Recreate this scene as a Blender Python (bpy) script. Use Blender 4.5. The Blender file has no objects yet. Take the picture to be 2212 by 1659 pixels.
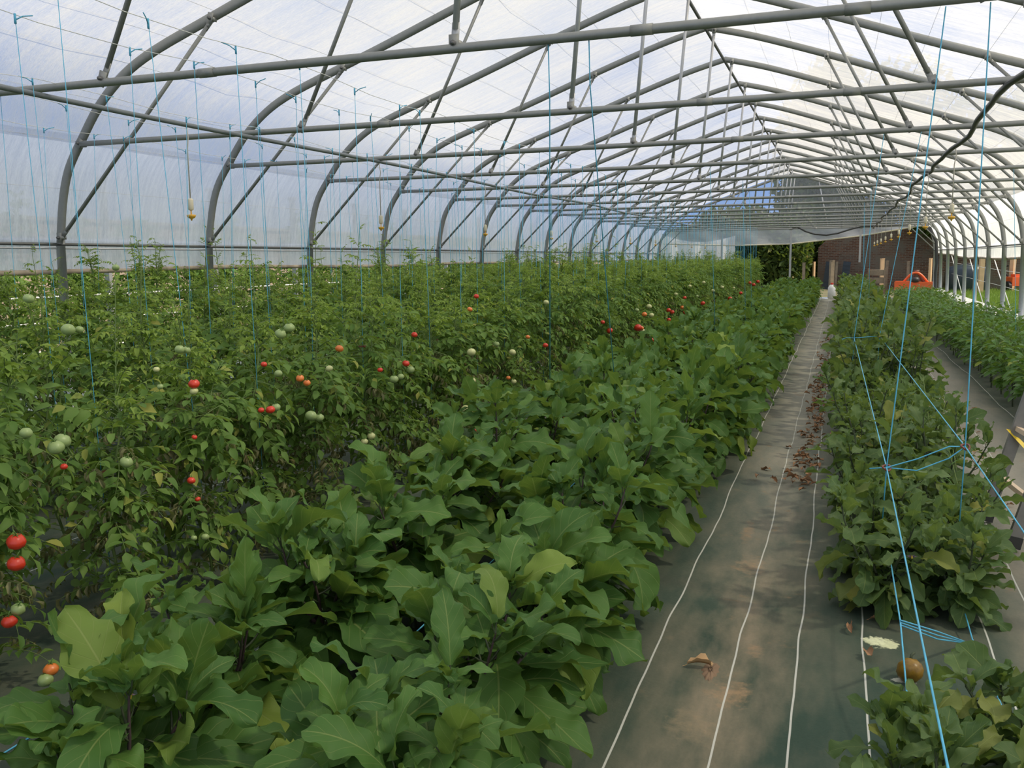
import bpy, math, random
import numpy as np
from mathutils import Matrix, Vector
R = random.Random(7)
PI = math.pi
sc = bpy.context.scene
COL = sc.collection

# ------------------------------------------------------------------ camera
FPX, YAW, PIT, ROL = 1937.7, .3493, .137, -.0111
CAM = np.array([1.7197, 0.0, 1.451])
_cy, _sy, _cp, _sp = math.cos(YAW), math.sin(YAW), math.cos(PIT), math.sin(PIT)
FW = np.array([-_sy*_cp, _cy*_cp, -_sp]); RT = np.array([_cy, _sy, 0]); UP = np.cross(RT, FW)
_c, _s = math.cos(ROL), math.sin(ROL)
RT, UP = _c*RT+_s*UP, -_s*RT+_c*UP
cd = bpy.data.cameras.new('camera'); cam = bpy.data.objects.new('camera', cd); COL.objects.link(cam)
cd.sensor_width = 36; cd.lens = FPX/2212*36; cd.clip_start = .05; cd.clip_end = 500
cam.matrix_world = Matrix(((RT[0], UP[0], -FW[0], CAM[0]), (RT[1], UP[1], -FW[1], CAM[1]), (RT[2], UP[2], -FW[2], CAM[2]), (0, 0, 0, 1)))
sc.camera = cam
def ray(x, y): return FW+RT*(x-1106)/FPX-UP*(y-829.5)/FPX
def at_y(x, y, Y): d = ray(x, y); return CAM+d*Y/d[1]
def at_x(x, y, X): d = ray(x, y); return CAM+d*(X-CAM[0])/d[0]
def at_z(x, y, Z=0): d = ray(x, y); return CAM+d*(Z-CAM[2])/d[2]

# ------------------------------------------------------------------ world, sun, exposure
EXPOSURE = -0.12
SUN_STRENGTH, SKY_STRENGTH = 5.6, .95
sc.view_settings.view_transform = 'Standard'; sc.view_settings.look = 'None'
sc.view_settings.exposure = EXPOSURE; sc.view_settings.gamma = 1; sc.view_settings.use_curve_mapping = False
wd = bpy.data.worlds.new('sky'); sc.world = wd; wd.use_nodes = True
wn = wd.node_tree.nodes; wl = wd.node_tree.links; wn.clear()
o_ = wn.new('ShaderNodeOutputWorld'); bg = wn.new('ShaderNodeBackground'); wl.new(bg.outputs[0], o_.inputs[0])
tc = wn.new('ShaderNodeTexCoord'); no = wn.new('ShaderNodeTexNoise'); no.inputs['Scale'].default_value = 2.2; no.inputs['Detail'].default_value = 6
rp = wn.new('ShaderNodeValToRGB'); mx = wn.new('ShaderNodeMix'); mx.data_type = 'RGBA'
rp.color_ramp.elements[0].position = .42; rp.color_ramp.elements[1].position = .58
wl.new(tc.outputs['Generated'], no.inputs['Vector']); wl.new(no.outputs['Fac'], rp.inputs[0]); wl.new(rp.outputs[0], mx.inputs['Factor'])
mx.inputs['A'].default_value = (.28, .48, .95, 1); mx.inputs['B'].default_value = (1.15, 1.18, 1.22, 1)
wl.new(mx.outputs['Result'], bg.inputs[0]); bg.inputs[1].default_value = SKY_STRENGTH
sl = bpy.data.lights.new('sun', 'SUN'); sun = bpy.data.objects.new('sun', sl); COL.objects.link(sun)
sl.energy = SUN_STRENGTH; sl.color = (1, .87, .65); sl.angle = math.radians(3)
sun_dir = Vector((.60, .06, .79))      # towards the sun: high on the right
sun.rotation_euler = sun_dir.to_track_quat('Z', 'Y').to_euler()

# ------------------------------------------------------------------ helpers
class MB:
    def __init__(s): s.v = []; s.f = []; s.m = []; s.uv = []
    def add(s, vs, fs, mat=0, uv=None):
        b = len(s.v); s.v += [tuple(p) for p in vs]; s.uv += (uv if uv else [(0, 0)]*len(vs))
        s.f += [tuple(i+b for i in f) for f in fs]; s.m += [mat]*len(fs)
    def box(s, c, d, mat=0, rz=0, ry=0):
        M = Matrix.Rotation(rz, 3, 'Z') @ Matrix.Rotation(ry, 3, 'Y')
        vs = [Vector(c)+M @ Vector((x*d[0]/2, y*d[1]/2, z*d[2]/2)) for x in (-1, 1) for y in (-1, 1) for z in (-1, 1)]
        s.add(vs, [(0, 1, 3, 2), (4, 6, 7, 5), (0, 4, 5, 1), (2, 3, 7, 6), (0, 2, 6, 4), (1, 5, 7, 3)], mat)
    def tube(s, pts, r, n=6, mat=0, cap=True):
        pts = [Vector(p) for p in pts]; k = len(pts); rs = r if isinstance(r, (list, tuple)) else [r]*k
        up = None; vs = []; fs = []
        for i, p in enumerate(pts):
            t = (pts[min(i+1, k-1)]-pts[max(i-1, 0)]).normalized()
            if up is None:
                up = Vector((0, 0, 1)) if abs(t.z) < .9 else Vector((1, 0, 0))
            a = (up-t*up.dot(t)).normalized(); b = t.cross(a); up = a
            for j in range(n):
                w = 2*PI*j/n; vs.append(p+(a*math.cos(w)+b*math.sin(w))*rs[i])
        for i in range(k-1):
            for j in range(n):
                q = (j+1) % n; fs.append((i*n+j, i*n+q, (i+1)*n+q, (i+1)*n+j))
        if cap: fs += [tuple(range(n))[::-1], tuple((k-1)*n+j for j in range(n))]
        s.add(vs, fs, mat)
    def lathe(s, prof, n=12, mat=0, c=(0, 0, 0), ribs=0, amp=0):
        vs = []; fs = []; k = len(prof)
        for (r, z) in prof:
            for j in range(n):
                w = 2*PI*j/n; rr = r*(1+amp*math.cos(ribs*w)) if ribs else r
                vs.append((c[0]+rr*math.cos(w), c[1]+rr*math.sin(w), c[2]+z))
        for i in range(k-1):
            for j in range(n):
                q = (j+1) % n; fs.append((i*n+j, i*n+q, (i+1)*n+q, (i+1)*n+j))
        fs += [tuple(range(n))[::-1], tuple((k-1)*n+j for j in range(n))]
        s.add(vs, fs, mat)
    def mesh(s, name, mats, smooth=True):
        me = bpy.data.meshes.new(name); me.from_pydata(s.v, [], s.f); me.update()
        for m in (mats if isinstance(mats, (list, tuple)) else [mats]): me.materials.append(m)
        n = len(s.f)
        me.polygons.foreach_set('material_index', s.m)
        me.polygons.foreach_set('use_smooth', [smooth]*n)
        u = me.uv_layers.new(name='UVMap'); idx = np.zeros(len(me.loops), dtype=np.int32); me.loops.foreach_get('vertex_index', idx)
        u.data.foreach_set('uv', np.array(s.uv, dtype=np.float32)[idx].ravel())
        return me
    def obj(s, name, mats, parent=None, smooth=True): return put(name, s.mesh(name, mats, smooth), parent)
def put(name, me, parent=None, loc=None, rot=None, scale=None):
    o = bpy.data.objects.new(name, me); COL.objects.link(o)
    if parent: o.parent = parent
    if loc is not None: o.location = loc
    if rot is not None: o.rotation_euler = rot
    if scale is not None: o.scale = (scale, scale, scale)
    return o
def tag(o, label=None, cat=None, group=None, kind=None):
    if label: o['label'] = label
    if cat: o['category'] = cat
    if group: o['group'] = group
    if kind: o['kind'] = kind
    return o
def empty(name, loc, rz=0):
    o = bpy.data.objects.new(name, None); COL.objects.link(o); o.location = loc; o.rotation_euler = (0, 0, rz); o.empty_display_size = .1
    return o
ORD = ['first', 'second', 'third', 'fourth', 'fifth', 'sixth', 'seventh', 'eighth', 'ninth', 'tenth', 'eleventh', 'twelfth', 'thirteenth', 'fourteenth', 'fifteenth', 'sixteenth', 'seventeenth', 'eighteenth', 'nineteenth', 'twentieth']

# ------------------------------------------------------------------ materials
class NT:
    def __init__(s, name):
        s.mat = bpy.data.materials.new(name); s.mat.use_nodes = True; s.t = s.mat.node_tree; s.t.nodes.clear()
        s.out = s.t.nodes.new('ShaderNodeOutputMaterial')
    def n(s, typ, ins=None, **kw):
        nd = s.t.nodes.new(typ)
        for k, v in kw.items(): setattr(nd, k, v)
        for k, v in (ins or {}).items(): s.set(nd.inputs[k], v)
        return nd
    def set(s, sock, v):
        if hasattr(v, 'is_output'): s.t.links.new(v, sock)
        else: sock.default_value = v
    def math(s, op, a, b=0, c=0, clamp=False):
        nd = s.n('ShaderNodeMath', {0: a, 1: b, 2: c}, operation=op, use_clamp=clamp); return nd.outputs[0]
    def mix(s, f, a, b, blend='MIX'):
        nd = s.n('ShaderNodeMix', data_type='RGBA', blend_type=blend); s.set(nd.inputs['Factor'], f)
        s.set(nd.inputs['A'], a if hasattr(a, 'is_output') else col(a)); s.set(nd.inputs['B'], b if hasattr(b, 'is_output') else col(b)); return nd.outputs['Result']
    def noise(s, vec, scale, detail=3, rough=.5, out='Fac'):
        nd = s.n('ShaderNodeTexNoise', {'Scale': scale, 'Detail': detail, 'Roughness': rough})
        if vec is not None: s.set(nd.inputs['Vector'], vec)
        return nd.outputs[out]
    def ramp(s, f, a, b): return s.n('ShaderNodeMapRange', {'Value': f, 'From Min': a, 'From Max': b}, clamp=True).outputs[0]
    def objco(s): return s.n('ShaderNodeTexCoord').outputs['Object']
    def scaled(s, vec, sx, sy, sz): return s.n('ShaderNodeMapping', {'Vector': vec, 'Scale': (sx, sy, sz)}).outputs[0]
    def bump(s, h, strength=.3, dist=.01): return s.n('ShaderNodeBump', {'Height': h, 'Strength': strength, 'Distance': dist}).outputs[0]
    def pbr(s, color, rough=.5, metal=0, spec=.5, normal=None):
        p = s.n('ShaderNodeBsdfPrincipled'); s.set(p.inputs['Base Color'], color if hasattr(color, 'is_output') else col(color))
        s.set(p.inputs['Roughness'], rough); s.set(p.inputs['Metallic'], metal); s.set(p.inputs['Specular IOR Level'], spec)
        if normal is not None: s.set(p.inputs['Normal'], normal)
        return p.outputs[0]
    def mixsh(s, f, a, b):
        nd = s.n('ShaderNodeMixShader'); s.set(nd.inputs[0], f); s.set(nd.inputs[1], a); s.set(nd.inputs[2], b); return nd.outputs[0]
    def done(s, sh): s.t.links.new(sh, s.out.inputs[0]); return s.mat
def col(c): return (c[0], c[1], c[2], 1)
def srgb(r, g, b):
    f = lambda u: (u/12.92 if u <= .04045 else ((u+.055)/1.055)**2.4); return tuple(f(x/255) for x in (r, g, b))
def plain(name, c, rough=.5, metal=0, var=.12, scale=8, spec=.5):
    t = NT(name); f = t.noise(t.objco(), scale, 4)
    cc = t.mix(f, [max(0, x*(1-var*2)) for x in c], [min(1, x*(1+var*2)) for x in c])
    return t.done(t.pbr(cc, rough, metal, spec, t.bump(f, .1, .004)))
def leafmat(name, a, b, old, vein=(.30, .36, .12), veins=True, transl=.3, rough=.55, oldp=.93, spec=.22):
    t = NT(name)
    oi = t.n('ShaderNodeObjectInfo').outputs['Random']; isl = t.n('ShaderNodeNewGeometry').outputs['Random Per Island']
    rnd = t.math('FRACT', t.math('ADD', oi, isl)); rnd2 = t.math('FRACT', t.math('MULTIPLY', rnd, 7.31))
    nz = t.noise(t.objco(), 14, 3)
    c = t.mix(t.math('ADD', t.math('MULTIPLY', rnd, .75), t.math('MULTIPLY', nz, .25)), a, b)
    c = t.mix(t.math('MULTIPLY', t.ramp(rnd2, oldp, 1.0), .8), c, old)
    if veins:
        uv = t.n('ShaderNodeSeparateXYZ', {0: t.n('ShaderNodeUVMap').outputs[0]})
        av = t.math('ABSOLUTE', t.math('SUBTRACT', uv.outputs[1], .5))
        mid = t.ramp(av, .028, .010)
        fr = t.math('FRACT', t.math('SUBTRACT', t.math('MULTIPLY', uv.outputs[0], 6.0), t.math('MULTIPLY', av, 3.6)))
        side = t.math('MULTIPLY', t.ramp(t.math('ABSOLUTE', t.math('SUBTRACT', fr, .5)), .05, .015), .55)
        c = t.mix(t.math('MULTIPLY', t.math('MAXIMUM', mid, side), .45), c, vein)
        nm = t.bump(t.math('ADD', t.math('MAXIMUM', mid, side), t.math('MULTIPLY', nz, .6)), .35, .004)
    else: nm = None
    p = t.pbr(c, rough, 0, spec, nm)
    tr = t.n('ShaderNodeBsdfTranslucent'); t.set(tr.inputs[0], t.mix(.45, c, (.40, .55, .06)))
    return t.done(t.mixsh(transl, p, tr.outputs[0]))
def film(name, clear, tint, streak=(1, 1, 1), amount=.25, dull=(.60, .66, .80), mott=.5):
    """plastic sheet: scattering and clear parts, with streaky condensation and dust of its own"""
    t = NT(name); co = t.objco()
    n1 = t.noise(t.scaled(co, *streak), 2.4, 6, .7); n2 = t.noise(co, .75, 4, .6); n3 = t.noise(t.scaled(co, streak[0]*.7+.3, streak[1]*.7+.3, streak[2]*.7+.3), 26, 4, .75)
    v = t.math('ADD', t.math('MULTIPLY', t.math('SUBTRACT', n1, .5), 1.3), t.math('ADD', t.math('MULTIPLY', t.math('SUBTRACT', n2, .5), 1.2), t.math('MULTIPLY', t.math('SUBTRACT', n3, .5), 1.3)))
    f = t.math('ADD', clear, t.math('MULTIPLY', v, amount), clamp=True)
    tint_ = t.mix(t.math('MULTIPLY', t.ramp(v, -.25, .55), mott), tint, dull)
    nb = t.bump(t.math('ADD', n1, n3), .6, .012)
    tl = t.n('ShaderNodeBsdfTranslucent', {'Color': tint_, 'Normal': nb}).outputs[0]
    df = t.n('ShaderNodeBsdfDiffuse', {'Color': tint_, 'Normal': nb}).outputs[0]
    gl = t.n('ShaderNodeBsdfGlossy', {'Color': (1, 1, 1, 1), 'Roughness': .25, 'Normal': nb}).outputs[0]
    d = t.mixsh(.18, tl, df); d = t.mixsh(.05, d, gl)
    tp = t.n('ShaderNodeBsdfTransparent', {'Color': (.93, .95, .97, 1)}).outputs[0]
    return t.done(t.mixsh(f, d, tp))

M = {}
M['film'] = film('roof_film', .24, (.76, .745, .71), (.5, 5, .5), .28, (.49, .54, .655), .8)
M['film_side'] = film('side_film', .10, (.95, .95, .95), (.7, 9, .7), .16, (.55, .57, .61), .85)
M['film_gable'] = film('gable_film', .74, (.74, .78, .80), (6, 1, .5), .16)
M['film_gable_low'] = film('gable_curtain_film', .42, (.70, .73, .76), (1, 1, 5), .2)
M['film_white'] = film('white_film', .05, (.90, .90, .90), (4, 4, 1), .10, (.70, .71, .72), .5)
def steel(name, c, rough):
    t = NT(name); co = t.objco(); n = t.noise(t.scaled(co, 6, 6, 6), 5, 5, .7)
    return t.done(t.pbr(t.mix(n, [x*.78 for x in c], [x*1.2 for x in c]), t.math('ADD', rough, t.math('MULTIPLY', n, .2)), .55, .5, t.bump(n, .12, .003)))
M['steel'] = steel('galvanised_steel', (.29, .295, .275), .42)
M['steel_light'] = steel('bright_galvanised_steel', (.46, .47, .48), .40)
M['bolt'] = steel('bolt_steel', (.16, .16, .16), .45)
M['rail'] = steel('eave_rail_steel', (.13, .135, .13), .4)
M['wire'] = plain('white_wire', (.72, .72, .70), .45)
M['dirt_roll'] = plain('dirty_roll_film', (.36, .30, .22), .8, 0, .5, 6)
M['blue'] = plain('blue_twine', (.09, .42, .62), .55, 0, .15, 30)
M['pipe'] = plain('grey_blue_pipe', (.16, .18, .19), .45)
M['black'] = plain('black_hose', (.035, .036, .034), .45)
M['dropper'] = plain('dropper_tube', (.50, .47, .40), .5)
M['weight'] = plain('cream_plastic', (.66, .60, .44), .5)
M['yellow'] = plain('yellow_plastic', (.75, .42, .05), .45)
M['clip_brown'] = plain('red_brown_clip', (.20, .055, .035), .5)
M['egg'] = leafmat('eggplant_leaf', (.042, .112, .026), (.105, .210, .046), (.27, .35, .06))
M['egg_b'] = leafmat('pale_eggplant_leaf', (.055, .115, .036), (.135, .205, .070), (.33, .32, .07), oldp=.92)
M['egg_stem'] = plain('eggplant_stem', (.055, .075, .035), .6, 0, .3)
M['egg_purple'] = plain('purple_stem', (.085, .055, .06), .6, 0, .3)
M['tom'] = leafmat('tomato_leaf', (.072, .158, .032), (.190, .305, .070), (.42, .40, .09), veins=False, transl=.35, oldp=.95)
M['tom_top'] = leafmat('young_tomato_leaf', (.17, .28, .045), (.29, .40, .085), (.45, .44, .09), veins=False, transl=.4)
M['tom_dry'] = leafmat('withered_tomato_leaf', (.13, .13, .06), (.30, .29, .15), (.26, .19, .09), veins=False, transl=.2)
M['tom_stem'] = plain('tomato_stem', (.14, .21, .06), .6, 0, .3)
M['pep'] = leafmat('pepper_leaf', (.055, .150, .026), (.120, .255, .045), (.36, .40, .06), veins=False, transl=.3, rough=.4, spec=.35)
M['red'] = plain('ripe_tomato', (.62, .045, .018), .3, 0, .12, 20)
M['orange_t'] = plain('turning_tomato', (.72, .20, .04), .3, 0, .2, 20)
M['green_t'] = plain('green_tomato', (.27, .36, .13), .35, 0, .15, 20)
M['pale_t'] = plain('pale_tomato', (.52, .54, .24), .35, 0, .15, 20)
M['sepal'] = plain('tomato_calyx', (.10, .20, .04), .6)
M['flower'] = plain('violet_petal', (.45, .28, .52), .6)
M['flower_y'] = plain('yellow_petal', (.75, .55, .06), .6)
M['dead'] = plain('dry_brown_leaf', (.33, .18, .09), .85, 0, .35, 15)
M['dead_p'] = plain('pale_dry_leaf', (.50, .33, .17), .85, 0, .2, 15)
M['sand'] = plain('sandy_soil', (.40, .27, .15), .95, 0, .25, 30)
M['powder'] = plain('pale_yellow_powder', (.72, .74, .46), .95, 0, .08, 40)
M['wood'] = plain('weathered_wood', (.24, .19, .13), .8, 0, .3, 6)
M['wood_n'] = plain('new_pale_wood', (.72, .47, .26), .7, 0, .12, 5)
M['orange'] = plain('orange_paint', (.78, .13, .03), .4, 0, .1, 4)
M['dark'] = plain('dark_painted_metal', (.03, .025, .025), .5)
M['tank'] = plain('dark_blue_plastic', (.035, .05, .065), .45)
M['greenbox'] = plain('green_plastic', (.06, .42, .10), .4)
M['card'] = plain('cardboard', (.55, .42, .30), .8)
M['whitep'] = plain('white_plastic', (.75, .75, .72), .4)
M['alu'] = steel('aluminium', (.27, .26, .24), .45)
M['rung'] = plain('tan_rung', (.62, .48, .34), .6, 0, .08)
M['tape'] = plain('yellow_tape', (.80, .58, .04), .4, 0, .05)
M['bark'] = plain('tree_bark', (.10, .075, .05), .9, 0, .4, 6)
M['treeleaf'] = leafmat('tree_leaf', (.030, .060, .014), (.075, .115, .025), (.20, .17, .04), veins=False, transl=.25)
M['pink'] = plain('pink_render', (.40, .31, .25), .9)

# ground cover cloth: woven green with printed white lines, dust in the walkways
def ground_mat():
    t = NT('ground_cover_cloth'); co = t.objco(); s = t.n('ShaderNodeSeparateXYZ', {0: co})
    x, y = s.outputs[0], s.outputs[1]
    big = t.noise(co, 1.3, 4); mid = t.noise(t.scaled(co, 3, .9, 1), 2.2, 5, .6); fine = t.noise(co, 60, 3, .7)
    base = t.mix(mid, (.030, .058, .042), (.060, .092, .068))
    path1 = t.ramp(t.math('ABSOLUTE', t.math('SUBTRACT', x, 1.40)), .34, .05); path2 = t.ramp(t.math('ABSOLUTE', t.math('SUBTRACT', x, 2.78)), .45, .10)
    walk = t.math('MAXIMUM', path1, path2)
    dust = t.math('MULTIPLY', t.ramp(t.math('ADD', mid, t.math('MULTIPLY', big, .6)), .62, 1.0), t.math('ADD', .25, t.math('MULTIPLY', walk, .75)))
    c = t.mix(dust, base, (.27, .225, .155))
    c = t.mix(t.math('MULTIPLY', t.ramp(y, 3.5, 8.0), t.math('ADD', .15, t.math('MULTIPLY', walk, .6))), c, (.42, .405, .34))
    c = t.mix(t.math('MULTIPLY', path2, t.math('ADD', .35, t.math('MULTIPLY', mid, .5))), c, (.40, .36, .29))
    blot = t.math('MULTIPLY', t.ramp(t.noise(co, 5.5, 5, .65), .60, .70), t.math('MULTIPLY', walk, .7))
    c = t.mix(blot, c, (.34, .22, .12))
    c = t.mix(t.math('MULTIPLY', fine, .25), c, (.02, .03, .02))
    for (X, Y, rx, ry, cc, seed) in ((1.42, 2.98, .10, .17, (.42, .27, .15), 3), (1.47, 3.35, .05, .10, (.36, .24, .14), 5), (1.33, 2.72, .12, .16, (.28, .22, .14), 7), (1.36, 4.35, .10, .22, (.36, .25, .15), 9), (1.30, 4.9, .05, .3, (.33, .22, .13), 4), (2.45, 3.2, .1, .2, (.24, .16, .10), 6), (1.93, 3.54, .085, .075, (.72, .74, .46), 11), (1.90, 3.56, .06, .06, (.74, .76, .50), 14), (1.98, 3.22, .06, .03, (.55, .56, .46), 13), (1.84, 5.75, .07, .12, (.70, .72, .44), 2)):
        dx = t.math('DIVIDE', t.math('SUBTRACT', x, X), rx); dy = t.math('DIVIDE', t.math('SUBTRACT', y, Y), ry)
        d = t.math('ADD', t.math('MULTIPLY', dx, dx), t.math('MULTIPLY', dy, dy))
        nz = t.n('ShaderNodeTexNoise', {'Vector': co, 'Scale': 16.0+seed, 'Detail': 5.0, 'Roughness': .65}).outputs[0]
        c = t.mix(t.math('MULTIPLY', t.ramp(t.math('SUBTRACT', t.math('MULTIPLY', nz, 2.4), d), .70, 1.5 if seed < 10 else .95), t.math('ADD', .25 if seed < 10 else .6, t.math('MULTIPLY', fine, .75 if seed < 10 else .4), clamp=True)), c, cc)
    wob = t.math('MULTIPLY', t.math('SUBTRACT', t.noise(t.scaled(co, .05, 1, 1), 1.1, 2), .5), .045)
    xx = t.math('ADD', x, wob); ln = None
    for X in (-2.1, -1.9, -.58, -.34, 1.12, 1.405, 1.625, 1.855, 2.31, 2.53, 2.84, 3.25, 4.3):
        a = t.ramp(t.math('ABSOLUTE', t.math('SUBTRACT', xx, X)), .0040, .0026)
        ln = a if ln is None else t.math('MAXIMUM', ln, a)
    c = t.mix(t.math('MULTIPLY', ln, .85), c, (.60, .60, .54))
    return t.done(t.pbr(c, .85, 0, .2, t.bump(t.math('ADD', fine, mid), .25, .01)))
M['ground'] = ground_mat()
def grass_mat():
    t = NT('lawn'); co = t.objco(); n = t.noise(co, .8, 5, .6); n2 = t.noise(co, 22, 3, .7)
    c = t.mix(n, (.085, .17, .025), (.20, .27, .06)); c = t.mix(t.math('MULTIPLY', n2, .5), c, (.045, .10, .02))
    return t.done(t.pbr(c, .9, 0, .2, t.bump(n2, .6, .03)))
M['grass'] = grass_mat()
def brick_mat():
    t = NT('old_brickwork'); co = t.objco(); s = t.n('ShaderNodeSeparateXYZ', {0: co})
    v = t.n('ShaderNodeCombineXYZ', {0: s.outputs[0], 1: s.outputs[2]}).outputs[0]
    b = t.n('ShaderNodeTexBrick', {'Vector': v, 'Color1': (.11, .05, .032, 1), 'Color2': (.20, .10, .06, 1), 'Mortar': (.20, .17, .13, 1), 'Scale': 1.0, 'Mortar Size': .012, 'Brick Width': .24, 'Row Height': .075})  # brick colours darkened to stand in for shade from the trees
    n = t.noise(co, 1.1, 5, .6)
    c = t.mix(t.ramp(n, .45, .62), b.outputs[0], (.17, .14, .105))
    return t.done(t.pbr(c, .95, 0, .1, t.bump(b.outputs['Fac'], -.5, .02)))
M['brick'] = brick_mat()
def melon_mat():
    t = NT('striped_squash_skin'); co = t.objco(); n = t.noise(t.scaled(co, 1, 1, .3), 60, 4)
    return t.done(t.pbr(t.mix(n, (.10, .045, .006), (.36, .21, .02)), .35))
M['squash'] = melon_mat()

# ------------------------------------------------------------------ setting: ground, roof film, side films, gable
YE = 34.18; YB = -4.0
HK = [(k, 2.1813+2*k) for k in range(0, 17)]
def grid(x0, x1, y0, y1, nx, ny, fz):
    m = MB(); vs = []; fs = []
    for j in range(ny+1):
        for i in range(nx+1):
            x = x0+(x1-x0)*i/nx; y = y0+(y1-y0)*j/ny; vs.append((x, y, fz(x, y)))
    for j in range(ny):
        for i in range(nx): a = j*(nx+1)+i; fs.append((a, a+1, a+nx+2, a+nx+1))
    m.add(vs, fs); return m
def gz(x, y):
    z = .012*math.sin(y*1.9+x*1.3)+.010*math.sin(y*.73-x*2.1)
    for c, w, d in ((1.40, .26, .03), (2.78, .33, .03), (-.46, .2, .02)): z -= d*math.exp(-((x-c)/w)**2)
    return z-.005
tag(grid(-4.9, 4.9, YB, YE+.6, 70, 150, gz).obj('floor', M['ground']), 'dark green woven ground cover with thin white printed lines', None, None, 'structure')
tag(grid(4.9, 40, -8, 80, 30, 50, lambda x, y: .02*math.sin(x*1.3+y)-.03).obj('lawn', M['grass']), 'sunlit grass outside the open right side', None, None, 'structure')
tag(grid(-40, -4.9, -8, 80, 20, 30, lambda x, y: -.03).obj('outer_ground', M['grass']), 'ground outside the open left side', None, None, 'structure')
tag(grid(-4.9, 4.9, YE+.6, 80, 10, 20, lambda x, y: -.02).obj('yard', plain('yard_soil', (.16, .15, .08), .95, 0, .4, 2)), 'rough ground beyond the far end', None, None, 'structure')

HALF = [(4.80, 0), (4.785, .6), (4.76, 1.64), (4.70, 1.99), (4.605, 2.27), (4.43, 2.52), (4.215, 2.785), (3.94, 3.01), (3.60, 3.18), (3.0, 3.39), (2.45, 3.58), (1.49, 3.925), (.6, 4.225), (0, 4.385)]
def catmull(p, n=5):
    out = []
    for i in range(len(p)-1):
        a = p[max(i-1, 0)]; b = p[i]; c = p[i+1]; d = p[min(i+2, len(p)-1)]
        for k in range(n):
            t = k/n
            out.append(tuple(.5*((2*b[q])+(-a[q]+c[q])*t+(2*a[q]-5*b[q]+4*c[q]-d[q])*t*t+(-a[q]+3*b[q]-3*c[q]+d[q])*t**3) for q in range(len(b))))
    out.append(tuple(p[-1])); return out
HC = catmull(HALF[2:], 4)                                   # eave -> ridge on the right
PROF = [(-x, z) for x, z in HC]+[(x, z) for x, z in HC[::-1][1:]]
def offs(prof, d):
    out = []
    for i, (x, z) in enumerate(prof):
        a = prof[max(i-1, 0)]; b = prof[min(i+1, len(prof)-1)]; tx, tz = b[0]-a[0], b[1]-a[1]; L = math.hypot(tx, tz)
        out.append((x-tz/L*d, z+tx/L*d))
    return out
FP = offs(PROF, .058)
ys = [YB+.5*i for i in range(int((YE-YB)/.5)+1)]+[YE]
def skin(name, prof, mat, label):
    m = MB(); vs = []; fs = []; n = len(prof)
    for y in ys:
        sag = .018*abs(math.sin(PI*(y-.1813)/2))
        for i, (x, z) in enumerate(prof):
            w = .006*math.sin(y*3.1+z*9)+.004*math.sin(y*7.3-z*5); q = 1-(sag+w)/4.5*min(1, max(0, z-1.7)); vs.append((x*q, y, z*q))
    for j in range(len(ys)-1):
        for i in range(n-1): a = j*n+i; fs.append((a, a+1, a+n+1, a+n))
    m.add(vs, fs); return tag(m.obj(name, mat), label, None, None, 'structure')
cut = [i for i, p in enumerate(FP) if p[1] > 2.52]; i0, i1 = cut[0], cut[-1]
skin('ceiling', FP[i0-1:i1+2], M['film'], 'translucent plastic film stretched over the arched roof')
skin('wall_left_upper', FP[:i0+1], M['film_side'], 'crinkled translucent film on the curved left shoulder of the tunnel')
skin('wall_right_upper', FP[i1:], M['film_side'], 'crinkled translucent film on the curved right shoulder of the tunnel')
def strip(name, x, z0, z1, y0, y1, mat, label, wav=.02, nz=6, taper=None, seed=0):
    m = MB(); vs = []; fs = []; ny = int((y1-y0)/.25)
    for j in range(ny+1):
        y = y0+(y1-y0)*j/ny
        for i in range(nz+1):
            t = i/nz; zt = z0 if taper is None else taper(y)
            vs.append((x+wav*math.sin(y*2.1+seed+3*t)*(1-t)+wav*.5*math.sin(y*6.7+seed)*(1-t), y, zt+(z1-zt)*t))
    for j in range(ny):
        for i in range(nz): a = j*(nz+1)+i; fs.append((a, a+1, a+nz+2, a+nz+1))
    m.add(vs, fs); return tag(m.obj(name, mat), label, None, None, 'structure')
sgn = lambda s: 'left' if s < 0 else 'right'
wl_ = lambda y: 1.40+.012*math.sin(y*.9)
wr_ = lambda y: 1.38+.012*math.sin(y*1.1)+max(0, (y-26)/8)*.16
for s, ft in ((-1, wl_), (1, wr_)):
    strip('wall_'+sgn(s), s*4.835, 1.4, 1.68, YB, YE, M['film_side'], 'rolled-up plastic side curtain on the %s side' % sgn(s), .012, 4, ft, s)
    m = MB(); m.tube([(s*4.84, YB+i*.5, ft(YB+i*.5)) for i in range(77)], .024, 8); tag(m.obj('trim_1' if s < 0 else 'trim_2', M['dirt_roll']), 'dirty rolled hem of the %s side curtain' % sgn(s), None, None, 'structure')
    strip('baseboard_'+sgn(s), s*4.86, -.06, .36, YB, YE, M['film_white'], 'white plastic skirt along the %s foot of the tunnel' % sgn(s), .05, 5, None, s*2)
# far gable: clear film with its lower edge gathered up, white film at the left
m = MB(); edge = lambda x: float(np.interp(x, [-4.6, -1.9, 0, 2.3, 4.07, 4.6], [2.0, 1.9, 1.925, 2.16, 2.44, 2.5]))
top = [p for p in PROF if True]; nz = 8; vs = []; fs = []
xs = np.linspace(-4.5, 4.5, 61); tx = [p[0] for p in PROF]; tz = [p[1] for p in PROF]
for i, x in enumerate(xs):
    zt = float(np.interp(abs(x), [p[0] for p in HC[::-1]], [p[1] for p in HC[::-1]])); zb = 2.5
    for k in range(nz+1): t = k/nz; vs.append((x, YE+.06+.03*math.sin(x*5+t*4)*(1-t), zb+(max(zt, zb+.02)-zb)*t))
for i in range(60):
    for k in range(nz): a = i*(nz+1)+k; fs.append((a, a+1, a+nz+2, a+nz+1))
m.add(vs, fs); g2 = MB(); v2 = []; f2_ = []
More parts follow.
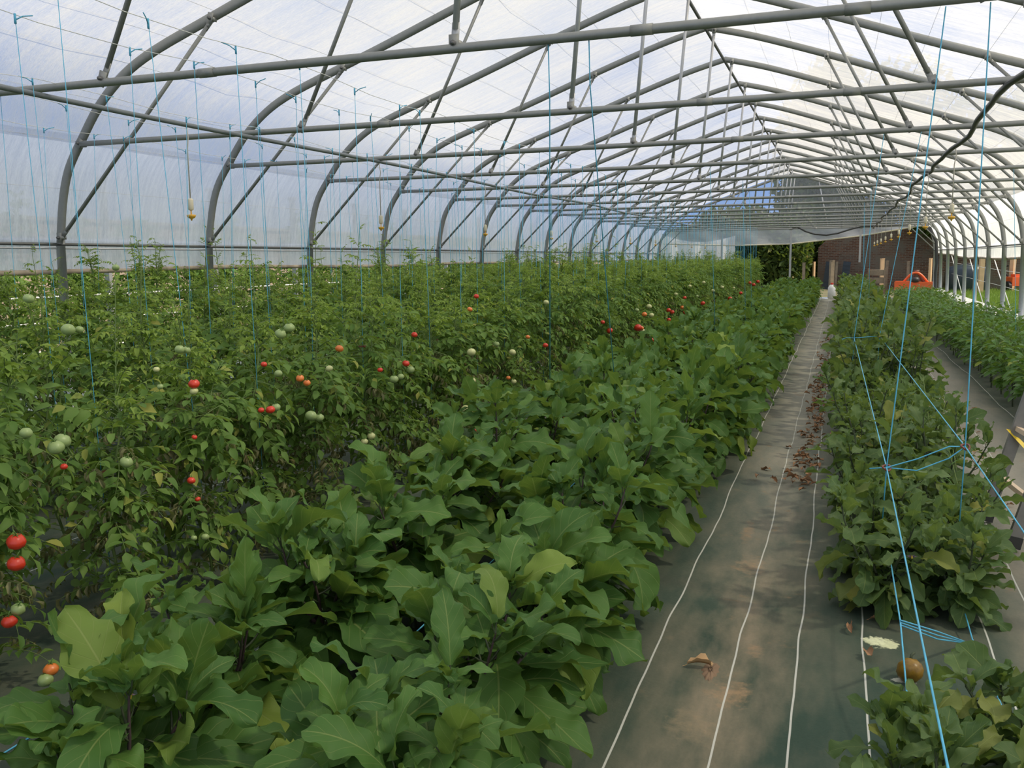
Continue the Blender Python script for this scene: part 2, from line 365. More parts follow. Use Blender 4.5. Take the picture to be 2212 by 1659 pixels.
for i, x in enumerate(xs):
    for k in range(5): t = k/4; v2.append((x, YE+.06+.04*math.sin(x*4+t*3)*(1-t), edge(x)+(max(2.52, edge(x)+.01)-edge(x))*t))
for i in range(60):
    for k in range(4): a = i*5+k; f2_.append((a, a+1, a+6, a+5))
g2.add(v2, f2_); tag(g2.obj('wall_back_lower', M['film_gable_low']), 'hazy grey curtain film under the far gable, rising to the right', None, None, 'structure')
tag(m.obj('wall_back', M['film_gable']), 'clear plastic film closing the upper far gable', None, None, 'structure')
m = MB(); m.tube([(x, YE+.06, edge(x)) for x in xs], .022, 6); tag(m.obj('trim_3', M['weight']), 'pale hem along the slanting lower edge of the far gable film', None, None, 'structure')
m = MB(); vs = []; fs = []
for i in range(21):
    x = -4.7+2.75*i/20
    for k in range(7): t = k/6; vs.append((x, YE+.1+.05*math.sin(x*7+t), .0+(edge(x)+.35-.25*math.sin(PI*i/20))*t))
for i in range(20):
    for k in range(6): a = i*7+k; fs.append((a, a+1, a+8, a+7))
m.add(vs, fs); tag(m.obj('wall_back_corner', M['film_white']), 'white plastic sheet hanging in the far left corner', None, None, 'structure')

# ------------------------------------------------------------------ steel hoops (one thing each, parts share meshes)
def oval(path, ra, rb, n=10):
    m = MB(); vs = []; fs = []; k = len(path)
    for i, (x, z) in enumerate(path):
        a = path[max(i-1, 0)]; b = path[min(i+1, k-1)]; tx_, tz_ = b[0]-a[0], b[1]-a[1]; L = math.hypot(tx_, tz_); nx_, nz_ = -tz_/L, tx_/L
        for j in range(n):
            w = 2*PI*j/n; vs.append((x+nx_*ra*math.cos(w), rb*math.sin(w), z+nz_*ra*math.cos(w)))
    for i in range(k-1):
        for j in range(n): q = (j+1) % n; fs.append((i*n+j, i*n+q, (i+1)*n+q, (i+1)*n+j))
    fs += [tuple(range(n)), tuple((k-1)*n+j for j in range(n))[::-1]]; m.add(vs, fs); return m
ARCH = oval(PROF, .042, .026).mesh('arch', M['steel'])
LEG = {}
for s in (-1, 1): LEG[s] = oval([(s*4.80, -.05), (s*4.785, .6), (s*4.762, 1.62)], .045, .03).mesh('leg', M['steel_light'])
ZT = 2.472
def bar(p, q, r, y=-.045):
    m = MB(); p = Vector((p[0], y, p[1])); q = Vector((q[0], y, q[1])); d = (q-p).normalized()
    m.tube([p+d*.07, q-d*.07], r, 10)
    for e, s in ((p, 1), (q, -1)):                          # flattened ends
        a = math.atan2(d.x, d.z); c = e+d*.045*s
        m.box(c, (r*2.3, .008, .11), 0, 0, a)
    return m
me_tie = MB(); me_tie.tube([(-4.40+8.8*i/16, -.05, ZT-.010*math.sin(PI*i/16)) for i in range(17)], .0225, 12)
for s in (-1, 1): me_tie.box((s*4.40, -.045, ZT), (.11, .012, .055))
for x in (-1.5, .85, 1.75): me_tie.tube([(x-.05, -.05, ZT-.009), (x+.05, -.05, ZT-.009)], .0255, 12)
TIE = me_tie.mesh('tie_bar', M['steel'])
KING = bar((-.06, ZT+.01), (.10, 4.33), .0165).mesh('king_post', M['steel_light'])
STRUT = {s: bar((s*2.21, ZT+.01), (s*1.47, 3.90), .0155).mesh('strut', M['steel']) for s in (-1, 1)}
BRACE = {s: bar((s*4.70, 1.70), (s*3.0, 3.355), .0165, .0-.03).mesh('brace', M['steel']) for s in (-1, 1)}
def brkt(x, z, ang):
    m = MB(); m.box((x, -.058, z), (.05, .006, .085), 0, 0, ang); m.box((x, -.03, z), (.055, .05, .03), 0, 0, ang); return m.mesh('bracket', M['steel'])
def boltm(x, z):
    m = MB(); m.tube([(x, -.05, z), (x, -.085, z)], .010, 6); m.tube([(x, -.06, z), (x, -.070, z)], .016, 6); return m.mesh('bolt', M['bolt'])
JP = [(s*a, b, c) for s in (-1, 1) for a, b, c in ((2.21, ZT+.012, .4), (1.47, 3.90, .3), (3.0, 3.36, .3), (4.41, ZT+.005, .6), (4.71, 1.69, 0))]+[(-.06, ZT+.012, 0), (.10, 4.335, 0)]
BK = [(brkt(x, z, c*(-1 if x > 0 else 1)), boltm(x, z)) for x, z, c in JP]
WB = MB()
for s in (-1, 1): pass
for k, y in HK:
    h = empty('hoop_frame', (0, y, 0))
    lab = 'galvanised steel arched roof frame just in front of the camera, mostly above view' if k == 0 else ('galvanised steel arched roof frame, %s tie bar from the camera' % ORD[k-1]) if k < 16 else 'galvanised steel arched roof frame at the far gable'
    tag(h, lab, 'roof frame', 'steel arched frames of the tunnel')
    put('arch', ARCH, h)
    for s in (-1, 1): put('leg', LEG[s], h); put('strut', STRUT[s], h); put('brace', BRACE[s], h)
    put('tie_bar', TIE, h); put('king_post', KING, h)
    if k <= 11:
        for b, bo in BK:
            o = put('bracket', b, h)
            if k <= 6: put('bolt', bo, o)

def line(name, pts, r, mat, label, cat, group=None, n=5, parent=None):
    m = MB(); m.tube(pts, r, n); o = m.obj(name, mat, parent)
    if label: tag(o, label, cat, group)
    return o
# ridge bar, eave rails
line('ridge_bar', [(0, YB+2, 4.345), (0, YE, 4.345)], .020, M['bolt'], 'dark steel bar running along the roof ridge', 'bar', None, 8)
for s in (-1, 1):
    e = empty('eave_rail', (s*4.79, 15, 1.635)); tag(e, 'thin dark steel rail along the %s eave above the side curtain' % sgn(s), 'rail', 'eave rails')
    line('rail', [(-s*.0, YB-15, 0), (0, YE-15, 0)], .014, M['rail'], None, None, None, 8, e)
    line('film_clip', [(-s*.012, YB-15, -.035), (-s*.012, YE-15, -.035)], .008, M['steel_light'], None, None, None, 6, e)
# film support wires along the roof
acc = 0; pts_ = HC; last = pts_[0]; marks = []
for p in pts_[1:]:
    acc += math.hypot(p[0]-last[0], p[1]-last[1]); last = p
    if acc > .42 and p[0] > .2: marks.append(p); acc = 0
for s in (-1, 1):
    for i, (x, z) in enumerate(marks):
        p = offs([(x+.05, z-.02), (x, z), (x-.05, z+.02)], -.052)[1]
        line('roof_wire', [(s*p[0], YB+1, p[1]), (s*p[0], YE, p[1])], .0016, M['wire'], 'thin wire under the roof film, %s up from the %s eave' % (ORD[i], sgn(s)), 'wire', 'film support wires')
# crop wires that carry the twine
WX = [-1.0, -1.45, -2.55, -3.0, -3.82]
WL = ['nearest the front edge of the tomato beds', 'second from the front edge of the tomato beds', 'over the front half of the middle tomato bed', 'over the back half of the middle tomato bed', 'over the last tomato row by the left wall']
def wire_z(y): return 2.50-.05*abs(math.sin(PI*(y-.1813)/2))
for x, l in zip(WX, WL):
    line('crop_wire', [(x+.01*math.sin(.5*i), YB+1+.5*i, wire_z(YB+1+.5*i)) for i in range(74)], .0018, M['wire'], 'pale crop wire above the tie bars, '+l, 'wire', 'crop wires')
# irrigation pipes with hanging sprinklers
line('irrigation_pipe', [(-2.62+.004*(y-4)+.012*math.sin(y*1.3), y, 2.425+.012*math.sin(y*.9)) for y in np.arange(0, YE, .6)], .0165, M['pipe'], 'grey irrigation pipe under the tie bars above the tomato beds', 'pipe', None, 8)
line('irrigation_pipe', [(2.62+.004*(y-4)+.03*math.sin(y*1.7)+.012*math.sin(y*3.9), y, 2.42+.02*math.sin(y*1.1)) for y in np.arange(0, YE, .4)], .020, M['black'], 'crooked dark irrigation hose under the tie bars on the right', 'pipe', None, 8)
def sprinkler_meshes(L):
    a = MB(); a.tube([(0, 0, 0), (.012, 0, -.08), (0, 0, -.16), (0, 0, -L)], .0045, 6)
    b = MB(); b.lathe([(.006, 0), (.017, -.006), (.019, -.012), (.019, -.075), (.015, -.082), (.006, -.085)], 10, 0, (0, 0, -L))
    c = MB(); c.tube([(0, 0, -L-.085), (0, 0, -L-.115)], .005, 6)
    c.lathe([(.007, -.112), (.030, -.114), (.032, -.122), (.024, -.136), (.008, -.142), (.005, -.155)], 12, 0, (0, 0, -L))
    return a.mesh('dropper_tube', M['dropper']), b.mesh('weight', M['weight']), c.mesh('sprinkler_head', M['yellow'])
SPM = sprinkler_meshes(.50)
for s, ys_ in ((-1, [5.3, 8.1, 10.9, 13.7, 16.5, 19.3, 22.1, 24.9, 27.7, 30.5]), (1, [9.0, 11.8, 14.6, 17.4, 20.2, 23.0, 25.8, 28.6, 31.4])):
    for i, y in enumerate(ys_):
        e = empty('hanging_sprinkler', (s*2.62+.004*(y-4)*1, y, 2.41))
        tag(e, 'yellow-tipped sprinkler hanging on a thin tube, %s from the camera, %s pipe' % (ORD[i], sgn(s)), 'sprinkler', 'hanging sprinklers')
        for nm, me in zip(('dropper_tube', 'weight', 'sprinkler_head'), SPM): put(nm, me, e)

# far gable posts and hose
for x, z0, z1, l in ((0.02, 0, 2.5, 'standing in the middle of the far gable'), (2.36, 1.25, 2.5, 'hanging right of the middle of the far gable'), (-2.42, 0, 2.55, 'standing left of the middle of the far gable behind tomatoes')):
    e = empty('gable_post', (x, YE+.02, z0)); tag(e, 'grey steel post '+l, 'post', 'far gable posts')
    m = MB(); m.box((0, 0, (z1-z0)/2), (.07, .05, z1-z0)); m.obj('post', M['steel_light'], e, False)
    m = MB(); m.box((0, -.03, z1-z0-.04), (.14, .02, .06)); m.obj('head_plate', M['steel'], e, False)
line('gable_bar', [(-4.3, YE+.0, 2.50), (4.3, YE+.0, 2.50)], .03, M['steel_light'], 'horizontal bar across the far gable at tie height', 'bar', None, 8)
for x0, x1 in ((.92, 1.25),):
    line('gable_strut', [(x0, YE, 4.08), (x1, YE, 2.52)], .022, M['steel_light'], 'slanting strut in the upper far gable', 'bar', None, 8)
line('hanging_hose', [(.06, 34.14, 2.50)]+[tuple(at_y(px, py, 34.1)) for px, py in ((1722, 490), (1740, 500), (1760, 506), (1785, 508), (1810, 504), (1835, 496), (1862, 489))]+[(2.9, 34.12, 2.49), (3.9, 34.14, 2.50)], .028, M['black'], 'black hose sagging across the far gable', 'hose', None, 8)
line('cable_bundle', [(4.36, 31.9, 2.36), (4.58, 31.9, 1.9), (4.62, 31.8, 1.2), (4.60, 31.8, .9), (4.62, 31.8, .45), (4.5, 31.6, 0)], .05, M['black'], 'black cable bundle strapped to a far right post', 'cable', None, 8)

# ------------------------------------------------------------------ leaves
def blade(m, L, W, nt, nu, pitch, droop, cup, wav, lobes, rng, mat=0, pet=.0, sm=1, pr=.004, twist=0, fold=0, tipq=2.4):
    """leaf growing along +X from the origin: petiole of length pet, then a blade bending down by droop radians"""
    x = z = 0.0; a = pitch; P = []
    if pet > 0:
        pp = []
        for i in range(4):
            pp.append((x, 0, z)); x += pet/3*math.cos(a+.15*i); z += pet/3*math.sin(a+.15*i)
        x, z = pp[-1][0], pp[-1][2]; m.tube(pp, [pr, pr*.9, pr*.8, pr*.7], 4, sm, False)
    ph = rng.uniform(0, 6.28); vs = []; uv = []; fs = []; st = L/nt
    for i in range(nt+1):
        t = i/nt; an = a-droop*t
        tt = .03+.97*t; hw = W*.5*(tt**.62)*max(0, 1-tt**tipq)**.62*1.42
        nx, nz = -math.sin(an), math.cos(an)
        for j in range(-nu, nu+1):
            u = j/nu; lob = 1+lobes*abs(u)**2*(math.sin(2*PI*3.2*t+ph+(1.1 if j < 0 else 0))+.3*math.sin(2*PI*5.3*t+ph*2+(2.3 if j < 0 else 0)))
            w = hw*u*lob
            up = cup*abs(w)+wav*W*(math.sin(2*PI*2.3*t+ph+(1.7 if j < 0 else 0))+.5*math.sin(2*PI*4.1*t+ph*3+u*2))*u*u
            up += fold*abs(u)*hw
            yy = w*math.cos(cup*.9) ; tw = twist*t
            vs.append((x+nx*(up)-nx*yy*math.sin(tw)*.0, yy*math.cos(tw), z+nz*up+yy*math.sin(tw))); uv.append((t, .5+.5*u))
        x += st*math.cos(an); z += st*math.sin(an)
    q = 2*nu+1
    for i in range(nt):
        for j in range(2*nu): b = i*q+j; fs.append((b, b+1, b+q+1, b+q))
    m.add(vs, fs, mat, uv)

def egg_leaf(rng, i, mats, size=1, nt=20, nu=5):
    m = MB(); L = .225*size; blade(m, L, L*rng.uniform(.48, .64), nt, nu, .25, rng.uniform(.2, 1.8), rng.uniform(-.1, .6), rng.uniform(.07, .15), rng.uniform(.07, .15), rng, 0, .05*size, 1, .0035*size, rng.uniform(-.7, .7))
    return m.mesh('leaf', mats)
EGGL = [egg_leaf(R, i, [M['egg'], M['egg_stem']]) for i in range(18)]
EGGB = [egg_leaf(R, i, [M['egg_b'], M['egg_stem']], 1, 16, 3) for i in range(14)]

def egg_skeleton(rng, h, spread, nb, leafsize, nlow, fork=.36, droop=0.0, dens=1.0):
    """returns stem polylines [(pts, radii)] and leaf placements [(pos, azimuth, elevation, roll, scale)]"""
    stems = []; leaves = []
    hm = h*fork*rng.uniform(.85, 1.15); top = Vector((rng.uniform(-.03, .03), rng.uniform(-.03, .03), hm))
    stems.append(([(0, 0, -.03), (top.x*.4, top.y*.4, hm*.5), tuple(top)], [.010, .009, .008])); az = rng.uniform(0, 6.28)
    for i in range(nlow):
        t = .35+.65*i/max(1, nlow-1); az += 2.4
        leaves.append((Vector((top.x*t, top.y*t, hm*t)), az, rng.uniform(-.1, .45)-droop, rng.uniform(-.5, .5), leafsize*rng.uniform(.95, 1.3)))
    a0 = rng.uniform(0, 6.28)
    for b in range(nb):
        a = a0+2*PI*b/nb+rng.uniform(-.3, .3); L = (h-hm)*rng.uniform(.72, 1.12); s = spread*rng.uniform(.6, 1.25)
        p = top.copy(); pts = [tuple(p)]; n = 6; d = Vector((math.cos(a)*s, math.sin(a)*s, 1)).normalized()
        for i in range(n):
            d = (d+Vector((rng.uniform(-.16, .16), rng.uniform(-.16, .16), .16))).normalized(); p = p+d*L/n*1.05; pts.append(tuple(p))
            t = (i+1)/n; k = (2 if rng.random() < .55 else 3) if i < n-1 else 5
            if rng.random() > dens: k -= 1
            for q in range(k):
                az += 2.4+rng.uniform(-.5, .5); sz = leafsize*(1.22-.42*t)*rng.uniform(.7, 1.2)
                el = -.25+1.0*t*t+rng.uniform(-.35, .45)-droop*(1-t)
                if i == n-1: el = rng.uniform(.3, 1.35); sz *= rng.uniform(.45, 1.05)
                leaves.append((p-d*L/n*rng.uniform(0, .8), az, el, rng.uniform(-.6, .6), sz))
        stems.append((pts, [.0075-.0008*i for i in range(n+1)]))
    return stems, leaves
def stem_mesh(stems, mats, n=5):
    m = MB()
    for i, (p, r) in enumerate(stems): m.tube(p, r, n, 0 if i == 0 else 1, False)
    return m.mesh('stem', mats)
def xform(me_src, placements, name, mats, rng):
    """joined foliage: many leaves in one mesh (too far away to tell apart)"""
    V = []; F = []; MI = []; UVs = []; base = 0
    for (pos, az, el, ro, s) in placements:
        v, f, mi, uv = rng.choice(me_src)
        Mx = np.array((Matrix.Rotation(az, 3, 'Z') @ Matrix.Rotation(-el, 3, 'Y') @ Matrix.Rotation(ro, 3, 'X')))*s
        V.append(v @ Mx.T+np.array(pos)); F += [tuple(i+base for i in q) for q in f]; MI += mi; UVs += uv; base += len(v)
    m = MB(); m.v = [tuple(p) for p in np.vstack(V)]; m.f = F; m.m = MI; m.uv = UVs
    return m.mesh(name, mats)
def src(fn, n):
    out = []
    for i in range(n):
        m = fn(i); out.append((np.array([tuple(p) for p in m.v]), m.f, m.m, m.uv))
    return out
def egg_low(i):
    m = MB(); L = .21; blade(m, L, L*R.uniform(.56, .68), 6, 2, .25, R.uniform(.3, 1.5), R.uniform(-.1, .5), .08, .14, R, 0, .05, 1, .0035, R.uniform(-.5, .5)); return m
EGGLOW = src(egg_low, 8)

FLW = MB()
for i in range(6):
    a = 2*PI*i/6; FLW.add([(0, 0, 0), (.012*math.cos(a-.4), .012*math.sin(a-.4), .004), (.022*math.cos(a), .022*math.sin(a), .001), (.012*math.cos(a+.4), .012*math.sin(a+.4), .004)], [(0, 1, 2, 3)], 0)
FLW.tube([(0, 0, 0), (0, 0, .012)], .004, 5, 1)
FLW = FLW.mesh('flower', [M['flower'], M['flower_y']])
def egg_plant(loc, h, spread, nb, ls, nlow, rng, label, group, leafset, mats, detail=True, variant=None, name='eggplant_plant', rz=0, fork=.36, droop=0.0):
    e = empty(name, loc, rz); tag(e, label, 'plant', group)
    if detail:
        st, lv = egg_skeleton(rng, h, spread, nb, ls, nlow, fork, droop)
        put('stem', stem_mesh(st, mats), e)
        for pos, az, el, ro, s in lv: put('leaf', rng.choice(leafset), e, pos, (ro, -el, az), s)
        if rng.random() < .5:
            p = lv[rng.randrange(len(lv)//2, len(lv))][0]; put('flower', FLW, e, p+Vector((rng.uniform(-.06, .06), rng.uniform(-.06, .06), -.03)), (PI*.8, rng.uniform(-.5, .5), 0))
    else:
        put('stem', variant[0], e); o = put('foliage', variant[1], e); o['kind'] = 'stuff'
    return e

# ------------------------------------------------------------------ eggplant bed beside the left walkway (two lines)
ra = random.Random(11)
EGV = []
for i in range(6):
    st, lv = egg_skeleton(ra, ra.uniform(.60, .72), .90, 5, 1.0, 6); EGV.append((stem_mesh(st, [M['egg_stem'], M['egg_purple']], 4), xform(EGGLOW, lv, 'foliage', [M['egg'], M['egg_stem']], ra)))
EG_SP = .56
for li, (X, lname) in enumerate(((.12, 'on the tomato side'), (.84, 'beside the walkway'))):
    y = .85+.20*li; i = 0
    while y < 32.5:
        x = X+ra.uniform(-.06, .06); det = y < 13
        lab = 'large-leaved eggplant plant, %s from the camera in the left bed, %s' % (ORD[i] if i < 20 else '', lname) if det and i < 20 else 'distant broad-leaved eggplant plant far down the front-left bed'
        egg_plant((x, y+ra.uniform(-.06, .06), gz(x, y)), float(np.interp(y, [1, 2.6, 3.6, 8], [.46, .50, .64, .66]))*ra.uniform(.90, 1.12), .95, 5, ra.uniform(1.02, 1.2), 8, ra, lab, 'eggplants in the front-left bed' if det and i < 20 else 'distant eggplants of the front-left bed', EGGL, [M['egg_stem'], M['egg_purple']], det, ra.choice(EGV), rz=ra.uniform(0, 6.28) if not det else 0)
        y += EG_SP*ra.uniform(.92, 1.1); i += 1

# ------------------------------------------------------------------ centre bed: smaller, duller eggplants
rb = random.Random(23)
EBV = []
EGGLOWB = EGGLOW
for i in range(5):
    st, lv = egg_skeleton(rb, rb.uniform(.66, .84), .60, 4, .85, 5); EBV.append((stem_mesh(st, [M['egg_stem'], M['egg_purple']], 4), xform(EGGLOWB, lv, 'foliage', [M['egg_b'], M['egg_stem']], rb)))
for li, (X, lname) in enumerate(((1.93, 'left'), (2.26, 'right'))):
    i = 0; ylist = [1.55, 1.95, 2.2] if li == 0 else [1.6, 2.0, 2.3, 2.62]
    ylist += [3.92+.06*li+.43*q for q in range(9)]
    y = 7.9+.2*li
    while y < 32.3: ylist.append(y); y += .5
    for y in ylist:
        x = X+rb.uniform(-.04, .04)+(.05 if y < 2.6 else 0); det = y < 12
        h = (.34 if y < 3 else (.46 if li == 0 else .38) if y < 5.2 else .56 if y < 7.7 else .80)*rb.uniform(.9, 1.12)
        lab = 'dull green eggplant plant, %s from the camera in the %s line of the centre bed' % (ORD[i], lname) if det and i < 20 else 'distant eggplant plant far down the centre bed'
        egg_plant((x, y, gz(x, y)), h, 1.15 if y < 7.7 else .7, 5, .70 if y < 7.7 else .85, 10, rb, lab, 'eggplants in the centre bed' if det and i < 20 else 'distant eggplants of the centre bed', EGGB, [M['egg_stem'], M['egg_stem']], det, rb.choice(EBV), rz=rb.uniform(0, 6.28) if not det else 0, fork=.22 if y < 7.7 else .3, droop=.35)
        i += 1

# ------------------------------------------------------------------ pepper bed on the right
rp_ = random.Random(31)
def pep_leaf(i):
    m = MB(); L = .095; blade(m, L, L*rp_.uniform(.42, .52), 4, 1, .2, rp_.uniform(.3, 1.2), .3, .02, 0, rp_, 0, .03, 1, .002, rp_.uniform(-.5, .5)); return m
PEPLOW = src(pep_leaf, 8); PEPM = []
for i in range(8):
    m = pep_leaf(i); PEPM.append(m.mesh('leaf', [M['pep'], M['tom_stem']]))
def pep_skeleton(rng, h, n=150):
    st, lv = egg_skeleton(rng, h, .55, 5, 1, 3); out = []
    for b in st[1:]:
        pts = [Vector(p) for p in b[0]]
        for q in range(n//5):
            i = rng.randrange(1, len(pts)); p = pts[i].lerp(pts[i-1], rng.random()); az = rng.uniform(0, 6.28); rr = rng.uniform(0, .11)
            out.append((p+Vector((math.cos(az)*rr, math.sin(az)*rr, rng.uniform(-.10, .05))), az+rng.uniform(-.8, .8), rng.uniform(-.7, .6), rng.uniform(-.6, .6), rng.uniform(.75, 1.3)))
    return st, out
PEV = []
for i in range(6):
    st, lv = pep_skeleton(rp_, rp_.uniform(.62, .76), 190); PEV.append((stem_mesh(st, [M['egg_stem'], M['tom_stem']], 4), xform(PEPLOW, lv, 'foliage', [M['pep'], M['tom_stem']], rp_)))
for li, (X, lname) in enumerate(((3.38, 'walkway'), (3.86, 'wall'))):
    y = 7.75+.25*li; i = 0
    while y < 27.6:
        x = X+rp_.uniform(-.05, .05)
        near = i < 8
        lab = 'bushy pepper plant, %s from the camera on the %s side of the right bed' % (ORD[i], lname) if near else 'distant bushy pepper plant far down the right bed'
        e = empty('pepper_plant', (x, y, gz(x, y)), 0 if near and li == 0 else rp_.uniform(0, 6.28)); e.scale = (1, 1, 1 if y < 16 else .90); tag(e, lab, 'plant', 'pepper plants in the right bed' if near else 'distant peppers of the right bed')
        if li == 0 and i < 5:
            st, lv = pep_skeleton(rp_, rp_.uniform(.60, .74), 165); put('stem', stem_mesh(st, [M['egg_stem'], M['tom_stem']], 4), e)
            for pos, az, el, ro, s in lv: put('leaf', rp_.choice(PEPM), e, pos, (ro, -el, az), s)
        else:
            v = rp_.choice(PEV); put('stem', v[0], e); put('foliage', v[1], e)['kind'] = 'stuff'
        y += .40*rp_.uniform(.9, 1.1); i += 1

# ------------------------------------------------------------------ tomatoes
rt_ = random.Random(47)
def leaflet(m, p, az, el, L, W, mat, rng, curl=0):
    """pointed lobed leaflet, 2 x 4 strips folded along the midrib"""
    ca, sa = math.cos(az), math.sin(az); dr = rng.uniform(.2, 1.0)+curl; x = z = 0; vs = []; fs = []; n = 4; prof = (.0, .75, 1.0, .62, .0); a = el
    for i in range(n+1):
        w = W*.5*prof[i]*rng.uniform(.7, 1.25); up = w*.35*(1+curl*1.3)
        for yy, zz in ((w, up), (0, 0), (-w, up)):
            xx = x-math.sin(a)*zz; h = z+math.cos(a)*zz
            vs.append((p[0]+ca*xx-sa*yy*(1-.3*curl), p[1]+sa*xx+ca*yy*(1-.3*curl), p[2]+h))
        a -= dr/n; x += L/n*math.cos(a); z += L/n*math.sin(a)
    for i in range(n):
        b = i*3; fs += [(b, b+1, b+4, b+3), (b+1, b+2, b+5, b+4)]
    m.add(vs, fs, mat)
def tom_leaf(i, curl=0, size=1.0, np_=4):
    m = MB(); L = .23*size; dr = rt_.uniform(.4, 1.6); pts = []; x = z = 0; a = .3; n = 6
    for k in range(n+1):
        pts.append((x, 0, z)); x += L/n*math.cos(a); z += L/n*math.sin(a); a -= dr/n
    m.tube(pts, [.0028, .0026, .0024, .002, .0018, .0015, .001], 3, 1, False)
    for k in range(np_):
        t = .26+.60*k/max(1, np_-1); p = pts[int(round(t*n))]
        for s in (-1, 1):
            LL = .056*size*(.7+.5*math.sin(PI*(t)))*rt_.uniform(.75, 1.25)
            leaflet(m, p, s*rt_.uniform(.8, 1.3), rt_.uniform(-.3, .3), LL, LL*rt_.uniform(.44, .62), 0, rt_, curl+rt_.uniform(0, .35))
    leaflet(m, pts[-1], 0, -.3, .065*size, .034*size, 0, rt_, curl)
    return m
TL = [tom_leaf(i) for i in range(10)]; TDR = [tom_leaf(i, 1.4, .8) for i in range(6)]; TYG = [tom_leaf(i, .25, .60, 4) for i in range(6)]
def as_src(ms, shift):
    return [(np.array([tuple(p) for p in m.v]), m.f, [x+shift for x in m.m], m.uv) for m in ms]
TLM = [m.mesh('leaf', [M['tom'], M['tom_stem']]) for m in TL]; TDM = [m.mesh('withered_leaf', [M['tom_dry'], M['tom_stem']]) for m in TDR]; TYM = [m.mesh('young_leaf', [M['tom_top'], M['tom_stem']]) for m in TYG]
S_G, S_D, S_Y = as_src(TL, 0), as_src(TDR, 2), as_src(TYG, 4)
TMATS = [M['tom'], M['tom_stem'], M['tom_dry'], M['tom_stem'], M['tom_top'], M['tom_stem']]
def tom_skeleton(rng, h, n=80, dry=.5):
    lean = (rng.uniform(-.08, .08), rng.uniform(-.08, .08)); stems = []; lv = []
    def stempos(t): return Vector((lean[0]*math.sin(t*2.2)+.02*math.sin(t*9), lean[1]*t+.02*math.cos(t*7), h*t))
    stems.append(([tuple(stempos(i/9)) for i in range(10)], [.008]*5+[.007, .006, .005, .004, .002])); az = rng.uniform(0, 6.28)
    sh = []
    for i in range(3):                                     # side shoots
        t0 = rng.uniform(.25, .8); a = rng.uniform(0, 6.28); p = stempos(t0); pts = [tuple(p)]; d = Vector((math.cos(a)*.7, math.sin(a)*.7, .8)).normalized()
        for k in range(4): d = (d+Vector((0, 0, .12))).normalized(); p = p+d*.07; pts.append(tuple(p))
        stems.append((pts, [.005, .0045, .004, .003, .002])); sh.append([Vector(q) for q in pts])
    for i in range(n):
        az += 2.4+rng.uniform(-.6, .6)
        if rng.random() < .68: t = .08+.92*(i/n); p = stempos(t)
        else: b = rng.choice(sh); p = b[rng.randrange(1, 5)]; t = p.z/h
        kind = 'g'
        if p.z < .85 and rng.random() < dry*1.15*(1.0-p.z/.95): kind = 'd'
        elif t > .86: kind = 'y'
        el = rng.uniform(-.55, .25) if t < .8 else rng.uniform(-.1, .8)
        lv.append((kind, (p, az, el, rng.uniform(-.5, .5), rng.uniform(.75, 1.2)*(1.0 if kind != 'y' else 1.1))))
    for q in range(6): az += 2.4; lv.append(('y', (stempos(1), az, rng.uniform(.2, 1.2), 0, rng.uniform(.4, .7))))
    for g in range(rng.choice((0, 1, 1, 2, 3))):              # thin shoots standing above the crop
        p = stempos(rng.uniform(.85, 1)); hs = rng.uniform(.12, .30) if rng.random() < .6 else rng.uniform(.3, .56); a = rng.uniform(0, 6.28); pts = []
        for k in range(6): pts.append(tuple(p+Vector((math.cos(a)*.05*k/5, math.sin(a)*.05*k/5, hs*k/5))))
        stems.append((pts, [.004, .0036, .0032, .0028, .0022, .0015]))
        for k in range(13): az += 2.4; lv.append(('y', (Vector(pts[1+k*4//12]), az, rng.uniform(-.1, 1.1), rng.uniform(-.5, .5), rng.uniform(.5, 1.0)*(1.15-.5*k/12))))
    return stems, lv
def tom_foliage(rng, lv):
    V = []; m = MB(); F = []; MI = []; UVs = []; b = 0
    for kind, (pos, az, el, ro, s) in lv:
        v, f, mi, uv = rng.choice({'g': S_G, 'd': S_D, 'y': S_Y}[kind])
        Mx = np.array((Matrix.Rotation(az, 3, 'Z') @ Matrix.Rotation(-el, 3, 'Y') @ Matrix.Rotation(ro, 3, 'X')))*s
        V.append(v @ Mx.T+np.array(pos)); F += [tuple(i+b for i in q) for q in f]; MI += mi; UVs += uv; b += len(v)
    m.v = [tuple(p) for p in np.vstack(V)]; m.f = F; m.m = MI; m.uv = UVs
    return m.mesh('foliage', TMATS)
TOV = []
for i in range(9):
    st, lv = tom_skeleton(rt_, rt_.uniform(1.20, 1.38), 125); TOV.append((stem_mesh(st, [M['tom_stem'], M['tom_stem']], 4), tom_foliage(rt_, lv)))
TOM = []                                                   # (x, y, empty)
ROWN = ['front tomato row', 'second tomato row', 'third tomato row', 'fourth tomato row', 'last tomato row']
TSP = .50
